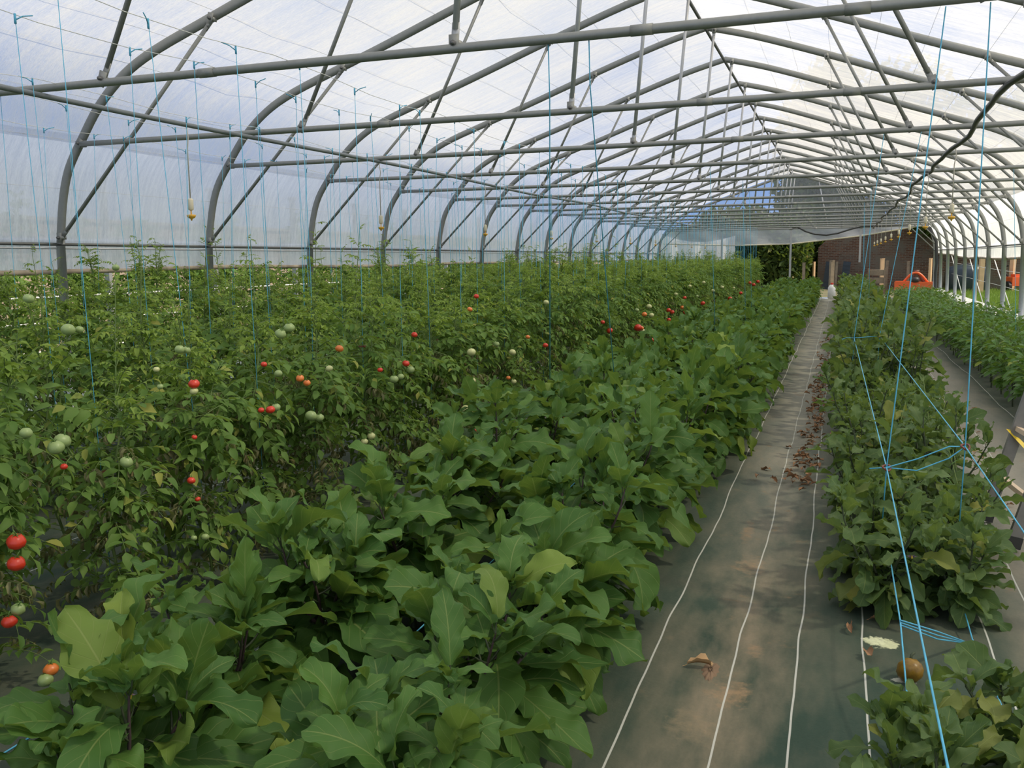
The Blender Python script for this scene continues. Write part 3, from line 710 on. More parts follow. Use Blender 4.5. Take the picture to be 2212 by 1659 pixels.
for li, X in enumerate(WX):
    y = (1.7, 1.9, 3.0, 3.2, 3.6)[li]; i = 0
    while y < 32.6:
        x = X+rt_.uniform(-.05, .05); near = (y < 9.5 and li < 2) or (y < 7 and li == 2)
        cnt = i < 16 and y < 11
        lab = 'staked tomato plant, %s from the camera, %s' % (ORD[i], ROWN[li]) if cnt else 'distant staked tomato plant far down the %s' % ROWN[li]
        e = empty('tomato_plant', (x, y, gz(x, y)), 0 if near else rt_.uniform(0, 6.28)); tag(e, lab, 'plant', ('tomato plants in the ' if cnt else 'distant plants of the ')+ROWN[li])
        hh = float(np.interp(y, [2, 5.5, 8], [1.05, 1.12, 1.28]))+rt_.uniform(-.10, .14)
        if near:
            st, lv = tom_skeleton(rt_, hh, 130 if li == 0 else 85)
            put('stem', stem_mesh(st, [M['tom_stem'], M['tom_stem']], 4), e)
            for kind, (pos, az, el, ro, s) in lv:
                me = rt_.choice({'g': TLM, 'd': TDM, 'y': TYM}[kind]); put(me.name.split('.')[0], me, e, pos, (ro, -el, az), s)
        else:
            v = rt_.choice(TOV); put('stem', v[0], e); put('foliage', v[1], e)['kind'] = 'stuff'
        TOM.append((x, y, e, li, hh)); y += TSP*rt_.uniform(.9, 1.12); i += 1
# blue twine from the crop wires down to each tomato plant
TW = 0
cnt_li = {}
for (x, y, e, li, hh) in TOM:
    c = cnt_li.get(li, 0); cnt_li[li] = c+1
    if y < 2.6: continue
    x0 = WX[li]; yt = y+rt_.uniform(-.12, .12); zt = wire_z(yt); q = empty('blue_twine', (x, y, .25))
    near = y < 10
    lab = 'blue twine hanging from crop wire to the %s plant, %s' % (ORD[c], ROWN[li]) if near and c < 20 else 'distant blue twine hanging over the %s' % ROWN[li]
    tag(q, lab, 'twine', 'blue twines over the '+ROWN[li] if near else 'distant blue twines over the '+ROWN[li])
    m = MB(); m.tube([(0, 0, 0), ((x0-x)*.4+rt_.uniform(-.02, .02), (yt-y)*.4, (zt-.25)*.5), (x0-x, yt-y, zt-.25)],   .0019 if y < 9 else .0023, 4); m.obj('string', M['blue'], q)
    if y < 14:
        m = MB(); a = rt_.uniform(0, 6.28); m.tube([(x0-x, yt-y, zt-.27), (x0-x+.03*math.cos(a), yt-y+.03*math.sin(a), zt-.25), (x0-x+.07*math.cos(a), yt-y+.07*math.sin(a), zt-.24)], .0025, 4); m.tube([(x0-x, yt-y, zt-.285), (x0-x, yt-y, zt-.245)], .005, 5); m.obj('knot', M['blue'], q)
    if y < 9 and rt_.random() < .6:
        m = MB(); zc = rt_.uniform(.55, .95); m.tube([(.014*math.cos(a), .014*math.sin(a), zc-.25) for a in np.linspace(0, 2*PI, 9)], .004, 4, 0, False); m.box((.02, 0, zc-.25), (.016, .008, .012)); m.obj('clip', M['clip_brown'], q)
# fruit: each tomato is a part of its plant
def tomato_mesh(mat):
    m = MB(); prof = [(.004, .72), (.30, .80), (.62, .66), (.92, .28), (1.0, -.05), (.88, -.42), (.55, -.70), (.12, -.80)]
    m.lathe([(r, z) for r, z in prof[::-1]], 16, 0, (0, 0, 0), 6, .05)
    for i in range(5):
        a = 2*PI*i/5; m.add([(0, 0, .76), (.25*math.cos(a-.35), .25*math.sin(a-.35), .86), (.55*math.cos(a), .55*math.sin(a), .80), (.25*math.cos(a+.35), .25*math.sin(a+.35), .86)], [(0, 1, 2, 3)], 1)
    m.tube([(0, 0, .74), (.1, 0, 1.1), (.3, 0, 1.5)], .08, 5, 1)
    return m.mesh('tomato', [mat, M['sepal']])
FR = {'r': tomato_mesh(M['red']), 'o': tomato_mesh(M['orange_t']), 'g': tomato_mesh(M['green_t']), 'p': tomato_mesh(M['pale_t'])}
FN = {'r': 'ripe red tomato', 'o': 'orange ripening tomato', 'g': 'green tomato', 'p': 'pale unripe tomato'}
FRUIT = [(147, 712, 'g', 15), (172, 712, 'g', 9), (62, 645, 'g', 12), (250, 578, 'g', 8), (419, 829, 'r', 12), (419, 845, 'p', 9), (388, 755, 'g', 11), (403, 756, 'g', 9), (625, 708, 'g', 12), (606, 721, 'g', 12), (338, 798, 'p', 7), (570, 787, 'r', 7), (601, 807, 'g', 9), (711, 796, 'p', 8), (648, 817, 'o', 9), (663, 827, 'o', 8), (584, 885, 'r', 10), (564, 886, 'r', 7), (596, 880, 'g', 10), (672, 898, 'g', 13), (690, 902, 'g', 10), (733, 753, 'o', 9), (56, 935, 'g', 14), (135, 952, 'g', 18), (121, 966, 'g', 18), (273, 998, 'g', 14), (413, 1038, 'r', 9), (420, 944, 'r', 6), (138, 1008, 'r', 8), (346, 835, 'g', 7),
    (1029, 640, 'r', 6), (895, 723, 'r', 7), (1015, 668, 'o', 6), (1180, 653, 'p', 6), (1018, 761, 'p', 10), (1107, 761, 'p', 8), (1072, 743, 'g', 7), (877, 785, 'r', 8), (887, 799, 'g', 9), (851, 819, 'g', 10), (865, 814, 'g', 8), (821, 799, 'r', 6), (1020, 822, 'p', 8), (1007, 885, 'p', 12), (1021, 888, 'p', 8), (802, 942, 'p', 9), (787, 954, 'p', 8), (1024, 930, 'r', 5), (1034, 930, 'r', 5), (1022, 995, 'o', 8), (1110, 824, 'p', 6), (1098, 816, 'o', 5), (1083, 871, 'p', 6), (1140, 728, 'o', 5), (1178, 746, 'r', 6), (1317, 714, 'r', 7), (1378, 708, 'r', 9), (1388, 715, 'p', 6), (1385, 709, 'o', 6), (1392, 679, 'o', 6), (1407, 681, 'p', 6), (1402, 662, 'p', 6), (1376, 670, 'g', 5), (1444, 670, 'r', 5), (1452, 674, 'r', 5), (1445, 691, 'r', 5), (1474, 664, 'o', 5), (1407, 735, 'r', 6), (1302, 696, 'r', 5), (1460, 635, 'p', 4), (1490, 618, 'p', 4),
    (1577, 645, 'r', 5), (1600, 633, 'r', 4), (1620, 611, 'r', 4), (1628, 615, 'r', 4), (1637, 608, 'r', 4), (1518, 655, 'r', 5), (1479, 643, 'r', 4), (1489, 672, 'r', 4), (1480, 675, 'r', 5), (1560, 620, 'p', 4), (1540, 628, 'p', 4), (1520, 610, 'p', 4), (1505, 640, 'g', 4), (1585, 622, 'p', 3),
    (35, 1170, 'r', 20), (35, 1217, 'r', 19), (20, 1343, 'r', 16), (39, 1316, 'g', 15), (110, 1446, 'o', 16), (98, 1469, 'g', 17), (427, 1078, 'r', 6), (443, 1160, 'g', 9), (419, 1162, 'g', 7)]
row1 = [t for t in TOM if t[3] == 0]
for (px, py, k, rpx) in FRUIT:
    P = at_x(px, py, -.70); dep = float((P-CAM) @ FW); r = rpx/FPX*dep
    if P[2] < r: P = at_z(px, py, r*.9); r *= 1.0
    t = min(row1, key=lambda q: abs(q[1]-P[1])); rz = t[2].rotation_euler.z
    L = Matrix.Rotation(-rz, 3, 'Z') @ (Vector(P)-t[2].location)
    o = put('tomato', FR[k], t[2], L, (rt_.uniform(-.35, .35), rt_.uniform(-.35, .35), rt_.uniform(0, 6)), r); o['label'] = FN[k]

# ------------------------------------------------------------------ blue support strings of the centre bed and the eggplant bed
def twine(pts, label, r=.0028):
    return line('support_string', [tuple(p) for p in pts], r, M['blue'], label, 'twine', 'support strings of the beds', 5)
def ring(P, label):
    m = MB(); m.tube([(.017*math.cos(a), .017*math.sin(a), .004*math.sin(2*a)) for a in np.linspace(0, 2*PI, 15)], .0045, 6, 0, False)
    o = m.obj('string_ring', M['clip_brown']); o.location = P; o.rotation_euler = (.5, .2, 0); tag(o, label, 'ring', 'brown string rings')
r1 = at_y(1915, 1010, 4.18); r2 = at_y(2085, 965, 4.18); f1 = at_y(1845, 730, 8.18); f2 = at_y(1900, 726, 8.18)
ring(r1, 'reddish brown ring on the left knot of blue twine over the centre bed'); ring(r2, 'reddish brown ring on the right knot of blue twine beside the walkway'); ring(f2, 'small reddish brown ring on the farther twine frame over the centre bed')
twine([(2.084, 4.18, 2.45), r1, r1+np.array([-.01, .02, -.40])], 'blue twine dropping from the nearest tie bar to the left brown ring')
twine([(2.246, 4.18, 2.45), r2, r2+np.array([.0, .05, -.42])], 'blue twine dropping from the nearest tie bar to the right brown ring')
n1 = at_z(2052, 1680, .50); twine([f1, r1, n1, n1+(n1-r1)*.6], 'blue twine running along the left side of the centre bed')
n2 = at_z(2212, 1150, .52); twine([f2, r2, n2, n2+(n2-r2)*.9], 'blue twine running along the right side of the centre bed')
for dz, l in ((.022, 'upper'), (-.03, 'lower')):
    twine([r1+np.array([-.07, -.02, -.005]), r1, r1*.6+r2*.4+np.array([0, 0, -.02+dz]), r1*.2+r2*.8+np.array([0, -.01, dz]), r2], '%s of two blue twines tied between the two brown rings' % l)
twine([f1+np.array([-.14, 0, -.03]), f1+np.array([-.06, 0, .0]), f1, f2], 'blue twine tied across the farther frame of the centre bed')
twine([(2.02, 8.18, 2.45), f1, f1+np.array([-.01, .05, -.5])], 'blue twine dropping from the third tie bar to the centre bed, left one')
twine([(2.30, 8.18, 2.45), f2, f2+np.array([-.01, .05, -.5])], 'blue twine dropping from the third tie bar to the centre bed, right one')
c1 = [at_x(px, py, 1.95) for px, py in ((1925, 1220), (1945, 1345), (1960, 1510), (1964, 1560))]
twine(c1, 'lower blue twine along the left foot of the centre bed')
c2 = [at_x(px, py, 2.24) for px, py in ((2060, 1225), (2075, 1290), (2100, 1380), (2130, 1440), (2185, 1580))]
twine(c2, 'lower blue twine along the right foot of the centre bed')
cq = at_x(2095, 1390, 2.24)
for i in range(3): twine([c1[1]+np.array([0, 0, .008*i-.008]), c1[1]*.5+cq*.5+np.array([0, 0, .014*i-.02]), cq], '%s strand of blue twine across the gap near the squash' % ('lower', 'middle', 'upper')[i])
twine([(-.20, 1.0, .24), (-.20, 3.0, .26), (-.20, 6, .32), (-.22, 12, .36)], 'blue twine along the tomato side of the eggplant bed')
twine([(.46, 1.0, .22), (.46, 3.0, .26), (.46, 6, .34), (.46, 12, .38)], 'blue twine along the middle of the eggplant bed')
twine([(.409, 4.14, 2.45), (.409, 4.16, 2.2), (-.15, 5.9, .35)], 'blue twine from the nearest tie bar into the eggplants, left one')
twine([(.604, 4.14, 2.45), (.604, 4.16, 2.25), (.35, 5.8, .47)], 'blue twine from the nearest tie bar into the eggplants, right one')
for i, (px, py, X) in enumerate(((1548, 540, .35), (1580, 700, .3))): pass
for i, (y, x) in enumerate(((10.18, .35), (12.18, .5), (14.18, .4), (14.18, 2.1), (18.18, 2.1), (22.18, 2.2))):
    twine([(x, y-.05, 2.45), (x+.05, y+.3, .5)], 'blue twine hanging from the %s tie bar over the %s' % (ORD[int((y-2.18)/2)-1], 'eggplant bed' if x < 1 else 'centre bed'))
for i, (y, x) in enumerate(((9.5, 3.62), (12.18, 3.75))):
    twine([(x-.15, y, 2.47), (x, y+.1, .55), (x, y+.1, .2)], 'blue twine reaching down into the %s pepper plants' % ('near', 'farther')[i])

# ------------------------------------------------------------------ ladder at the right edge
lad = empty('ladder', (2.585, 5.2, 0), .12); tag(lad, 'aluminium ladder with tan rungs and yellow tape leaning by the right walkway', 'ladder')
lean = Vector((.26, .0, 1)).normalized()
for dy, nm in ((-.24, 'rail'), (.24, 'rail')):
    m = MB(); b = Vector((-.03, dy, -.01)); m.box(b+lean*1.1, (.062, .026, 2.2), 0, 0, math.atan2(lean.x, lean.z)); m.obj(nm, M['alu'], lad, False)
    m = MB(); m.box(b+lean*.03, (.07, .034, .06), 0, 0, .2); m.obj('foot', M['black'], lad, False)
for i in range(7):
    m = MB(); c = Vector((-.03, 0, -.01))+lean*(.26+.28*i); m.box(c, (.032, .46, .024), 0, 0, .2); m.obj('rung', M['rung'], lad, False)
t0 = Vector((-.07, .24, 0))+lean*.52
m = MB(); vs = []; fs = []
for i in range(6):
    p = t0+Vector((.025*i, -.012*i, -.030*i)); w = .018; vs += [p+Vector((-w, -.02+.01*math.sin(i*1.7), .01)), p+Vector((w, .02*math.cos(i), 0))]
for i in range(5): fs.append((2*i, 2*i+1, 2*i+3, 2*i+2))
m.add(vs, fs); m.obj('tape', M['tape'], lad)

# ------------------------------------------------------------------ things lying on the ground
rg = random.Random(5)
def dryleaf(mat, L):
    m = MB(); blade(m, L, L*rg.uniform(.45, .7), 6, 2, .3, rg.uniform(.6, 1.5), rg.uniform(.3, 1.1), .12, .25, rg, 0, L*.2, 0, .0015, rg.uniform(-.8, .8)); return m.mesh('dry_leaf', mat)
DL = [dryleaf(M['dead'], .07) for _ in range(7)]; DP = [dryleaf(M['dead_p'], .08) for _ in range(4)]
def drop(px, py, me, s, label, group):
    P = at_z(px, py, 0); z = gz(P[0], P[1]); o = put('dry_leaf', me, None, (P[0], P[1], z+.006), (rg.uniform(-.3, .3), rg.uniform(-.15, .15), rg.uniform(0, 6.28)), s); tag(o, label, 'leaf', group); return o
drop(1475, 1432, DP[0], 1.15, 'pale tan dry leaf lying alone on the left walkway cloth', 'fallen dry leaves')
drop(1838, 1347, DL[0], 1.1, 'curled brown leaf lying on the cloth above the yellow powder patch', 'fallen dry leaves')
drop(1870, 1405, DL[1], 1.1, 'curled brown leaf lying beside the yellow powder patch', 'fallen dry leaves')
drop(1872, 1333, DL[2], .8, 'small curled brown leaf under the centre bed plants', 'fallen dry leaves')
for i in range(250):                                       # drift of brown leaves along the right edge of the left walkway
    y = rg.choice([rg.uniform(5.8, 8.2), rg.uniform(8, 12), rg.uniform(9, 11.5), rg.uniform(11, 17)]); x = 1.555+rg.gauss(0, .045)-(.02 if y < 7 else 0)
    if 5.9 < y < 6.4 and rg.random() < .5: x -= rg.uniform(0, .3)
    o = put('dry_leaf', rg.choice(DL), None, (x, y, gz(x, y)+.008+rg.uniform(0, .015)), (rg.uniform(-.5, .5), rg.uniform(-.3, .3), rg.uniform(0, 6.28)), rg.uniform(.6, 1.1)); tag(o, 'brown dry leaf in the drift along the left walkway', 'leaf', 'dry leaves drifted along the left walkway')
for i in range(60):
    y = rg.uniform(5.3, 14); x = 2.72+rg.gauss(0, .08)
    o = put('dry_leaf', rg.choice(DL+DP), None, (x, y, gz(x, y)+.006), (rg.uniform(-.4, .4), rg.uniform(-.3, .3), rg.uniform(0, 6.28)), rg.uniform(.3, .75)); tag(o, 'small brown dry leaf scattered on the right walkway', 'leaf', 'dry leaves on the right walkway')
def patch(name, px, py, rx, ry, h, mat, label, cat, seed, rag=.4):
    P = at_z(px, py, 0); q = random.Random(seed); m = MB(); n = 64; vs = [(0, 0, h)]; fs = []; rings = 5
    ph = [q.uniform(0, 6.28) for _ in range(8)]
    for k in range(1, rings+1):
        for j in range(n):
            a = 2*PI*j/n; r = 1+sum(rag*.32/(1+.25*i)*math.sin((i+2)*a*(1 if i < 4 else 2)+ph[i]) for i in range(8)); r = max(.25, r)*k/rings*(q.uniform(.78, 1.25) if k == rings else q.uniform(.9, 1.1))
            x, y = rx*r*math.cos(a), ry*r*math.sin(a); vs.append((x, y, gz(P[0]+x, P[1]+y)-gz(P[0], P[1])+h*(1-(k/rings)**2)*(1+.3*math.sin(7*a+k))+(.0015 if k < rings else -.003)))
    for j in range(n): fs.append((0, 1+j, 1+(j+1) % n))
    for k in range(rings-1):
        for j in range(n): b = 1+k*n; fs.append((b+j, b+(j+1) % n, b+n+(j+1) % n, b+n+j))
    m.add(vs, fs); o = m.obj(name, mat); o.location = (P[0], P[1], gz(P[0], P[1])); tag(o, label, cat)
patch('sand_patch', 1535, 1435, .028, .09, .006, plain('brown_soil', (.20, .13, .08), .95), 'brown crumbly soil heap beside the pale dry leaf on the left walkway', 'soil', 8, .2)
P = at_z(1966, 1436, .055); m = MB(); prof = [(.008, -.056), (.024, -.051), (.040, -.038), (.049, -.013), (.049, .013), (.041, .037), (.024, .051), (.006, .056)]
m.lathe(prof, 20, 0, (0, 0, 0), 10, .03); sq = empty('squash', (P[0], P[1], 0)); tag(sq, 'small round yellow-brown squash lying on the dark cloth by the centre bed', 'squash')
o = m.obj('fruit', M['squash'], sq); o.scale = (.82, .82, .82); o.location = (0, 0, .034); o.rotation_euler = (.9, .2, .4)
m = MB(); m.tube([(.004, .028, .058), (.006, .040, .074), (.016, .046, .082)], [.006, .005, .005], 6); m.obj('stem', M['egg_stem'], sq)
P = at_z(1752, 662, .06); m = MB(); m.lathe([(.02, -.06), (.07, -.05), (.10, 0), (.07, .05), (.02, .06)], 12); o = m.obj('dark_bag', M['tank']); o.location = (P[0], P[1], .06); tag(o, 'small dark lump lying at the edge of the far left walkway', 'bag')

# ------------------------------------------------------------------ beyond the far end: wall, trees, implements
YW = 44.0
m = MB(); vs = []; fs = []; xs2 = np.linspace(.75, 16, 40)
def wtop(x): return float(np.interp(x, [.75, 1.0, 1.6, 2.2, 16], [1.85, 2.25, 2.5, 2.75, 2.9]))+.05*math.sin(x*9)
for x in xs2:
    for y in (YW, YW+.4):
        for z in (-.1, wtop(x)): vs.append((x, y, z))
for i in range(39):
    b = i*4; fs += [(b, b+4, b+5, b+1), (b+2, b+3, b+7, b+6), (b+1, b+5, b+7, b+3)]
fs += [(0, 1, 3, 2), (156, 158, 159, 157)]
m.add(vs, fs); tag(m.obj('brick_wall', M['brick'], None, False), 'old brick garden wall with a broken left end beyond the tunnel', 'wall')
rq = random.Random(77)
def tree(x, y, h, rx, rz_, n, label, trunk=.18, leaf=.20, mat='treeleaf'):
    e = empty('tree', (x, y, 0)); tag(e, label, 'tree', 'trees beyond the far end'); m = MB()
    m.tube([(0, 0, -.1), (.1, 0, h*.3), (-.1, .1, h*.6), (0, 0, h*.85)], [trunk, trunk*.8, trunk*.5, trunk*.2], 8)
    for i in range(7):
        a = rq.uniform(0, 6.28); z = h*rq.uniform(.25, .7); m.tube([(0, 0, z), (rx*.4*math.cos(a), rx*.4*math.sin(a), z+h*.1), (rx*.8*math.cos(a), rx*.8*math.sin(a), z+h*.15)], [trunk*.4, trunk*.25, trunk*.08], 5)
    m.obj('trunk', M['bark'], e); m = MB(); vs = []; fs = []
    for i in range(n):
        u = Vector((rq.gauss(0, 1), rq.gauss(0, 1), rq.gauss(0, 1))).normalized()*(rq.random()**.45)
        c = Vector((u.x*rx, u.y*rx, h-rz_+u.z*rz_)); a = Vector((rq.uniform(-1, 1), rq.uniform(-1, 1), rq.uniform(-1, 1))).normalized(); b = a.cross(Vector((rq.uniform(-1, 1), rq.uniform(-1, 1), rq.uniform(-1, 1)))).normalized(); s = leaf*rq.uniform(.6, 1.3)
        k = len(vs); vs += [c-a*s, c+b*s*.45, c+a*s, c-b*s*.45]; fs.append((k, k+1, k+2, k+3))
    m.add(vs, fs); m.obj('crown', M[mat], e)['kind'] = 'stuff'
tree(-2.6, 46.5, 4.0, 2.0, 2.0, 5000, 'dark bushy tree left of the brick wall')
tree(1.0, 49, 11.5, 2.8, 5.6, 12000, 'tall dark tree behind the left end of the brick wall')
tree(4.5, 48.5, 11, 3.6, 5.2, 9000, 'tall dark tree rising behind the middle of the brick wall')
tree(9.5, 48, 9.5, 3.4, 4.4, 7000, 'dark tree behind the right part of the brick wall')
tree(6.0, 43.0, 4.6, 1.9, 1.2, 3500, 'leafy branches overhanging the brick wall near the orange implement', .10)
tree(-.9, 42.5, 3.4, 1.5, 1.75, 5000, 'dense dark shrub just left of the brick wall', .08, .16)
tree(.2, 45.8, 4.2, 1.3, 2.1, 5000, 'dark shrub at the broken end of the brick wall', .08, .16)
tree(-3.6, 43.0, 3.8, 1.6, 1.95, 5000, 'dense brownish shrub farther left of the brick wall', .08, .16)
tree(-6.0, 50, 3.2, 2.4, 1.5, 4000, 'lower tree at the far left beyond the tunnel')
def stake(px, py0, py1, Y, w, mat, label):
    a = at_y(px, py0, Y); e = MB(); h = a[2]; zt = h+.05
    e.box((0, 0, zt/2-.05), (w, w, zt), 0); e.box((0, 0, zt-.045), (w*1.02, w*1.02, .02), 0, .3)
    o = e.obj('wooden_stake', mat, None, False); o.location = (a[0], a[1], 0); o.rotation_euler = (rq.uniform(-.03, .03), rq.uniform(-.03, .03), rq.uniform(0, 1)); tag(o, label, 'stake', 'wooden stakes beyond the tunnel')
stake(1737, 568, 620, 39, .12, M['wood'], 'grey weathered stake at the broken end of the brick wall')
stake(1797, 563, 620, 36, .14, M['wood'], 'thick weathered stake in front of the brick wall, right of the centre gable post')
stake(1907, 559, 610, 40, .14, M['wood_n'], 'pale new timber board standing beside the wooden crate')
stake(1915, 564, 620, 38.5, .10, M['wood'], 'weathered stake just right of the pale timber board')
stake(1963, 565, 620, 39, .10, M['wood'], 'weathered stake behind the orange implement')
stake(2011, 558, 610, 41, .10, M['wood_n'], 'pale timber post at the tunnel corner right of the orange implement')
stake(2122, 552, 618, 40, .17, M['wood_n'], 'pale timber post standing on the grass in front of the dark tank')
stake(2189, 548, 612, 42, .17, M['wood_n'], 'pale timber post at the right beside the small orange machine')
stake(1759, 566, 620, 43, .09, M['wood_n'], 'thin tan stake leaning on the brick wall')
stake(1806, 566, 620, 43, .10, M['wood'], 'grey stake close to the brick wall behind the thick stake')
def shutter(px, Y, tilt, label):
    a = at_y(px, 567, Y); m = MB(); m.box((0, 0, .55), (.32, .05, 1.25), 0, 0, tilt)
    for i in range(6): m.box((tilt*(.1+.18*i-.55), -.03, .1+.18*i), (.30, .03, .03))
    o = m.obj('leaning_panel', M['tank'], None, False); o.location = (a[0], a[1], .06); tag(o, label, 'panel', 'dark panels against the wall')
shutter(1789, 43.4, .12, 'dark green slatted panel leaning on the brick wall, left one'); shutter(1827, 43.4, .1, 'dark panel leaning on the brick wall, right one')
cr = at_y(1893, 600, 38); e = empty('wooden_crate', (cr[0], 38, 0)); tag(e, 'weathered wooden slatted crate box beyond the tunnel', 'crate')
for i in range(3):
    m = MB(); m.box((0, 0, .22+.30*i), (.62, .5, .22)); m.obj('slat', M['wood'], e, False)
for sx in (-.29, .29):
    m = MB(); m.box((sx, -.24, .5), (.06, .06, 1.0)); m.obj('corner_post', M['wood'], e, False)
# orange tiller implement
ti = at_y(1977, 612, 37.5); e = empty('tractor_tiller', (ti[0], 37.5, 0)); tag(e, 'orange tractor implement with curved guard bar at the far right', 'implement')
m = MB(); m.box((0, 0, .30), (1.45, .5, .34)); m.box((-.45, -.02, .46), (.5, .45, .08)); m.obj('housing', M['orange'], e, False)
m = MB(); m.tube([(-.42+.84*i/12, -.05, .46+.36*math.sin(PI*i/12)) for i in range(13)], .045, 8); m.obj('guard_bar', M['orange'], e)
m = MB(); m.tube([(-.12, 0, .45), (.03, 0, .88), (.30, 0, .42)], .05, 6); m.box((.02, 0, .86), (.20, .12, .12)); m.obj('hitch_frame', plain('rusty_brown_paint', (.16, .06, .045), .6), e)
m = MB(); m.lathe([(.05, -.1), (.13, -.08), (.15, 0), (.13, .08), (.05, .1)], 12, 0, (-.02, -.2, .55)); m.obj('gearbox', M['dark'], e)
for sx in (-.65, .65):
    m = MB(); m.lathe([(.03, -.05), (.2, -.05), (.2, .05), (.03, .05)], 14); o = m.obj('side_disc', M['dark'], e, False); o.location = (sx, .1, .18); o.rotation_euler = (0, PI/2, 0)
sm_ = at_z(2192, 628, 0); e = empty('small_machine', (sm_[0], sm_[1], 0)); tag(e, 'small orange machine with dark wheels on the grass outside', 'machine')
m = MB(); m.box((0, 0, .38), (.62, .6, .36), 0, .4); m.box((.05, 0, .60), (.35, .3, .14), 0, .4); m.obj('body', M['orange'], e, False)
for sx in (-.3, .3):
    m = MB(); m.lathe([(.04, -.06), (.2, -.06), (.2, .06), (.04, .06)], 14); o = m.obj('wheel', M['dark'], e, False); o.location = (sx, -.25, .19); o.rotation_euler = (0, PI/2, .4)
m = MB(); m.tube([(-.2, .2, .5), (-.45, .5, .95), (-.2, .6, 1.0)], .03, 6); m.obj('handle', M['dark'], e)
tk = at_y(2088, 600, 41.5); e = empty('dark_tank', (tk[0], 41.5, 0)); tag(e, 'large dark blue plastic tank standing outside by the brick wall', 'tank')
m = MB(); m.lathe([(.7, 0), (.78, .05), (.78, .85), (.70, .98), (.45, 1.06), (.1, 1.08)], 18); m.obj('shell', M['tank'], e)
m = MB(); m.lathe([(.2, 1.06), (.2, 1.13), (.05, 1.15)], 12); m.obj('lid', M['dark'], e)
gb = at_y(1705, 600, 36.5); e = empty('crate', (gb[0], 36.5, 0)); tag(e, 'bright green plastic crate on a white crate beyond the centre gable post', 'crate')
m = MB(); m.box((0, 0, .46), (.40, .3, .18)); m.box((0, 0, .56), (.44, .34, .03)); m.obj('green_crate', M['greenbox'], e, False)
m = MB(); m.box((-.06, 0, .18), (.52, .35, .36)); m.obj('white_crate', M['whitep'], e, False)
cb = at_y(1687, 608, 36.2); e = empty('cardboard_box', (cb[0], 36.2, 0)); tag(e, 'pale cardboard box left of the green crate', 'box')
m = MB(); m.box((0, 0, .26), (.36, .3, .52)); m.obj('box', M['card'], e, False); m = MB(); m.box((-.1, -.1, .55), (.18, .3, .02), 0, 0, .6); m.obj('flap', M['card'], e, False)
wc = at_y(1797, 622, 33.3); e = empty('white_canister', (wc[0], 33.3, 0)); tag(e, 'white plastic canister with a red cap at the far end of the left walkway', 'canister')
m = MB(); m.lathe([(.10, 0), (.13, .02), (.13, .38), (.09, .46), (.04, .5)], 12); m.obj('body', M['whitep'], e); m = MB(); m.lathe([(.05, .49), (.05, .55), (.02, .56)], 10); m.obj('cap', M['red'], e)

# ------------------------------------------------------------------ outside right: grass tufts, fence lines
m = MB(); vs = []; fs = []; rgr = random.Random(3)
for i in range(26000):
    y = 15+28*rgr.random()**1.2; x = 4.95+rgr.random()*(1.5+(y-10)*.18); h = rgr.uniform(.05, .16); a = rgr.uniform(0, 6.28); k = len(vs); w = .010
    vs += [(x-w*math.cos(a), y-w*math.sin(a), -.03), (x+w*math.cos(a), y+w*math.sin(a), -.03), (x+rgr.uniform(-.06, .06), y+rgr.uniform(-.06, .06), h)]; fs.append((k, k+1, k+2))
m.add(vs, fs); gr = m.obj('grass', leafmat('grass_blade', (.11, .21, .03), (.25, .34, .07), (.35, .33, .12), veins=False, transl=.3)); tag(gr, 'short sunlit grass outside the right side of the tunnel', 'grass', None, 'stuff')
for i, z in enumerate((.55, 1.0)):
    line('fence_wire', [(5.3, 12, z), (6.2, 30, z), (6.0, 43.5, z+.2)], .007, M['wire'], '%s pale wire strung outside the right side' % ('lower', 'upper')[i], 'wire', 'outer wires')
for i, (px, q0, q1) in enumerate(((2148, 561, 632), (2094, 557, 606), (2055, 550, 590))):
    a = at_x(px, q0, 4.88); b = np.array([a[0]+.35, a[1]-.9, -.03]); line('guy_cord', [tuple(a), tuple(b)], .012, M['whitep'], 'slanting white cord outside the right posts, %s from the right' % ORD[i], 'cord', 'slanting cords')

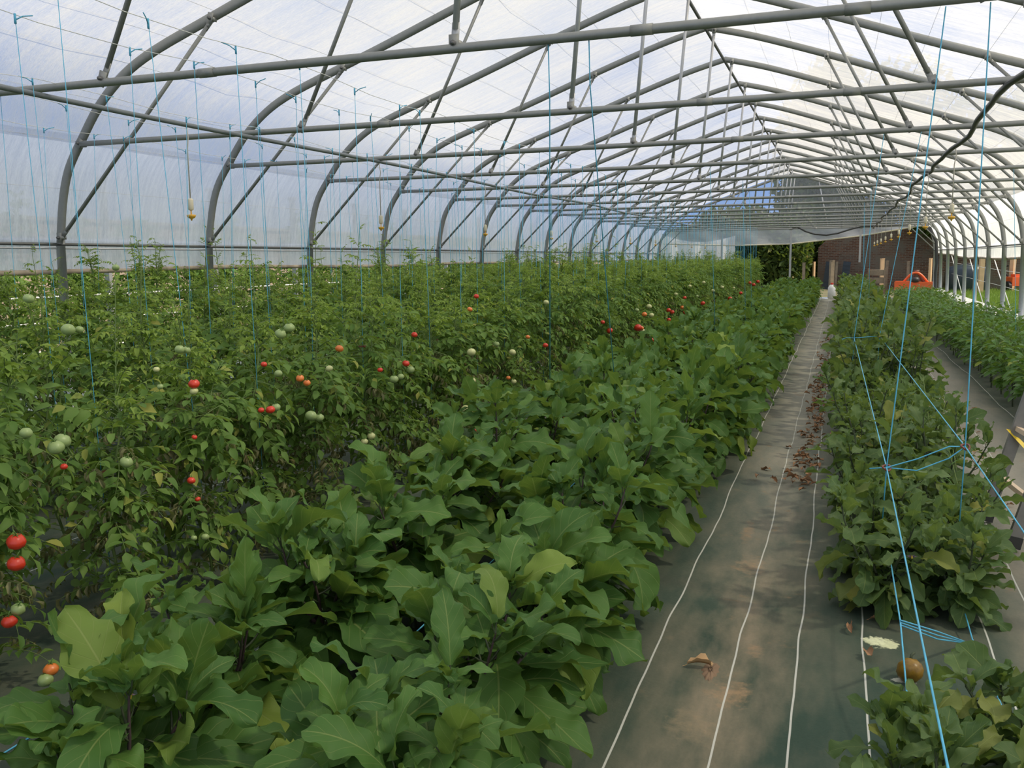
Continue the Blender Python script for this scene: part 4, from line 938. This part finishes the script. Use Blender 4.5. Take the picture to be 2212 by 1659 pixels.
# ------------------------------------------------------------------ outside left: neighbouring rows and frame
ro_ = random.Random(91)
for i in range(12):
    y = 2.5+1.9*i; m = MB(); m.box((0, 0, 1.2), (.07, .05, 2.5)); m.box((0, 0, 2.42), (.12, .08, .04)); o = m.obj('outer_post', M['steel_light'], None, False); o.location = (-6.2, y, 0); tag(o, 'grey steel post of the neighbouring frame, %s from the camera' % ORD[i], 'post', 'neighbouring posts')
for i, z in enumerate((.85, 1.12, .55)):
    line('outer_rail', [(-6.1, 0, z), (-6.1, 30, z)], .011, M['wire'], '%s white rail strung along the neighbouring posts' % ('middle', 'upper', 'lower')[i], 'rail', 'neighbouring rails')
for i in range(60):
    y = 1.5+.45*i; v = ro_.choice(TOV); e = empty('tomato_plant', (-7.4+ro_.uniform(-.4, .4), y, 0), ro_.uniform(0, 6)); e.scale = (1.5, 1.5, 1.45); tag(e, 'leafy plant outside beyond the left side curtain', 'plant', 'plants outside on the left'); put('stem', v[0], e); put('foliage', v[1], e)['kind'] = 'stuff'
m = MB(); m.box((0, 0, 1.1), (.3, 60, 2.2)); m.box((0, 0, 2.23), (.4, 60, .06)); o = m.obj('garden_wall', M['pink'], None, False); o.location = (-11, 20, 0); tag(o, 'pale pinkish wall far outside on the left', 'wall')

# wispy weeds standing in the centre bed
rw = random.Random(61)
M['weed'] = plain('weed_stem', (.20, .27, .08), .7, 0, .2)
for i, (x, y, h) in enumerate(((2.02, 5.6, .62), (2.30, 5.9, .75), (2.36, 4.9, .55), (2.12, 6.4, .60))):
    e = empty('tall_weed', (x, y, gz(x, y))); tag(e, 'thin yellowish weed standing above the centre bed, %s from the camera' % ('third', 'second from last', 'nearest', 'farthest')[i] if i != 0 and i != 1 else 'thin yellowish weed above the centre bed, %s of the middle pair' % ('left', 'right')[i], 'weed', 'weeds in the centre bed')
    for q in range(4):
        a = rw.uniform(0, 6.28); r = rw.uniform(.05, .16); m = MB(); m.tube([(0, 0, 0), (r*.3*math.cos(a), r*.3*math.sin(a), h*.5), (r*math.cos(a), r*math.sin(a), h*rw.uniform(.8, 1.0))], [.003, .0025, .0012], 4); m.obj('stalk', M['weed'], e)
        for k in range(6):
            t = rw.uniform(.3, 1); m = MB(); b = rw.uniform(0, 6.28); blade(m, .06, .012, 4, 1, .5, .8, .2, .02, 0, rw); put('leaf', m.mesh('leaf', M['pep']), e, (r*t*math.cos(a), r*t*math.sin(a), h*.85*t), (0, -.4, b))
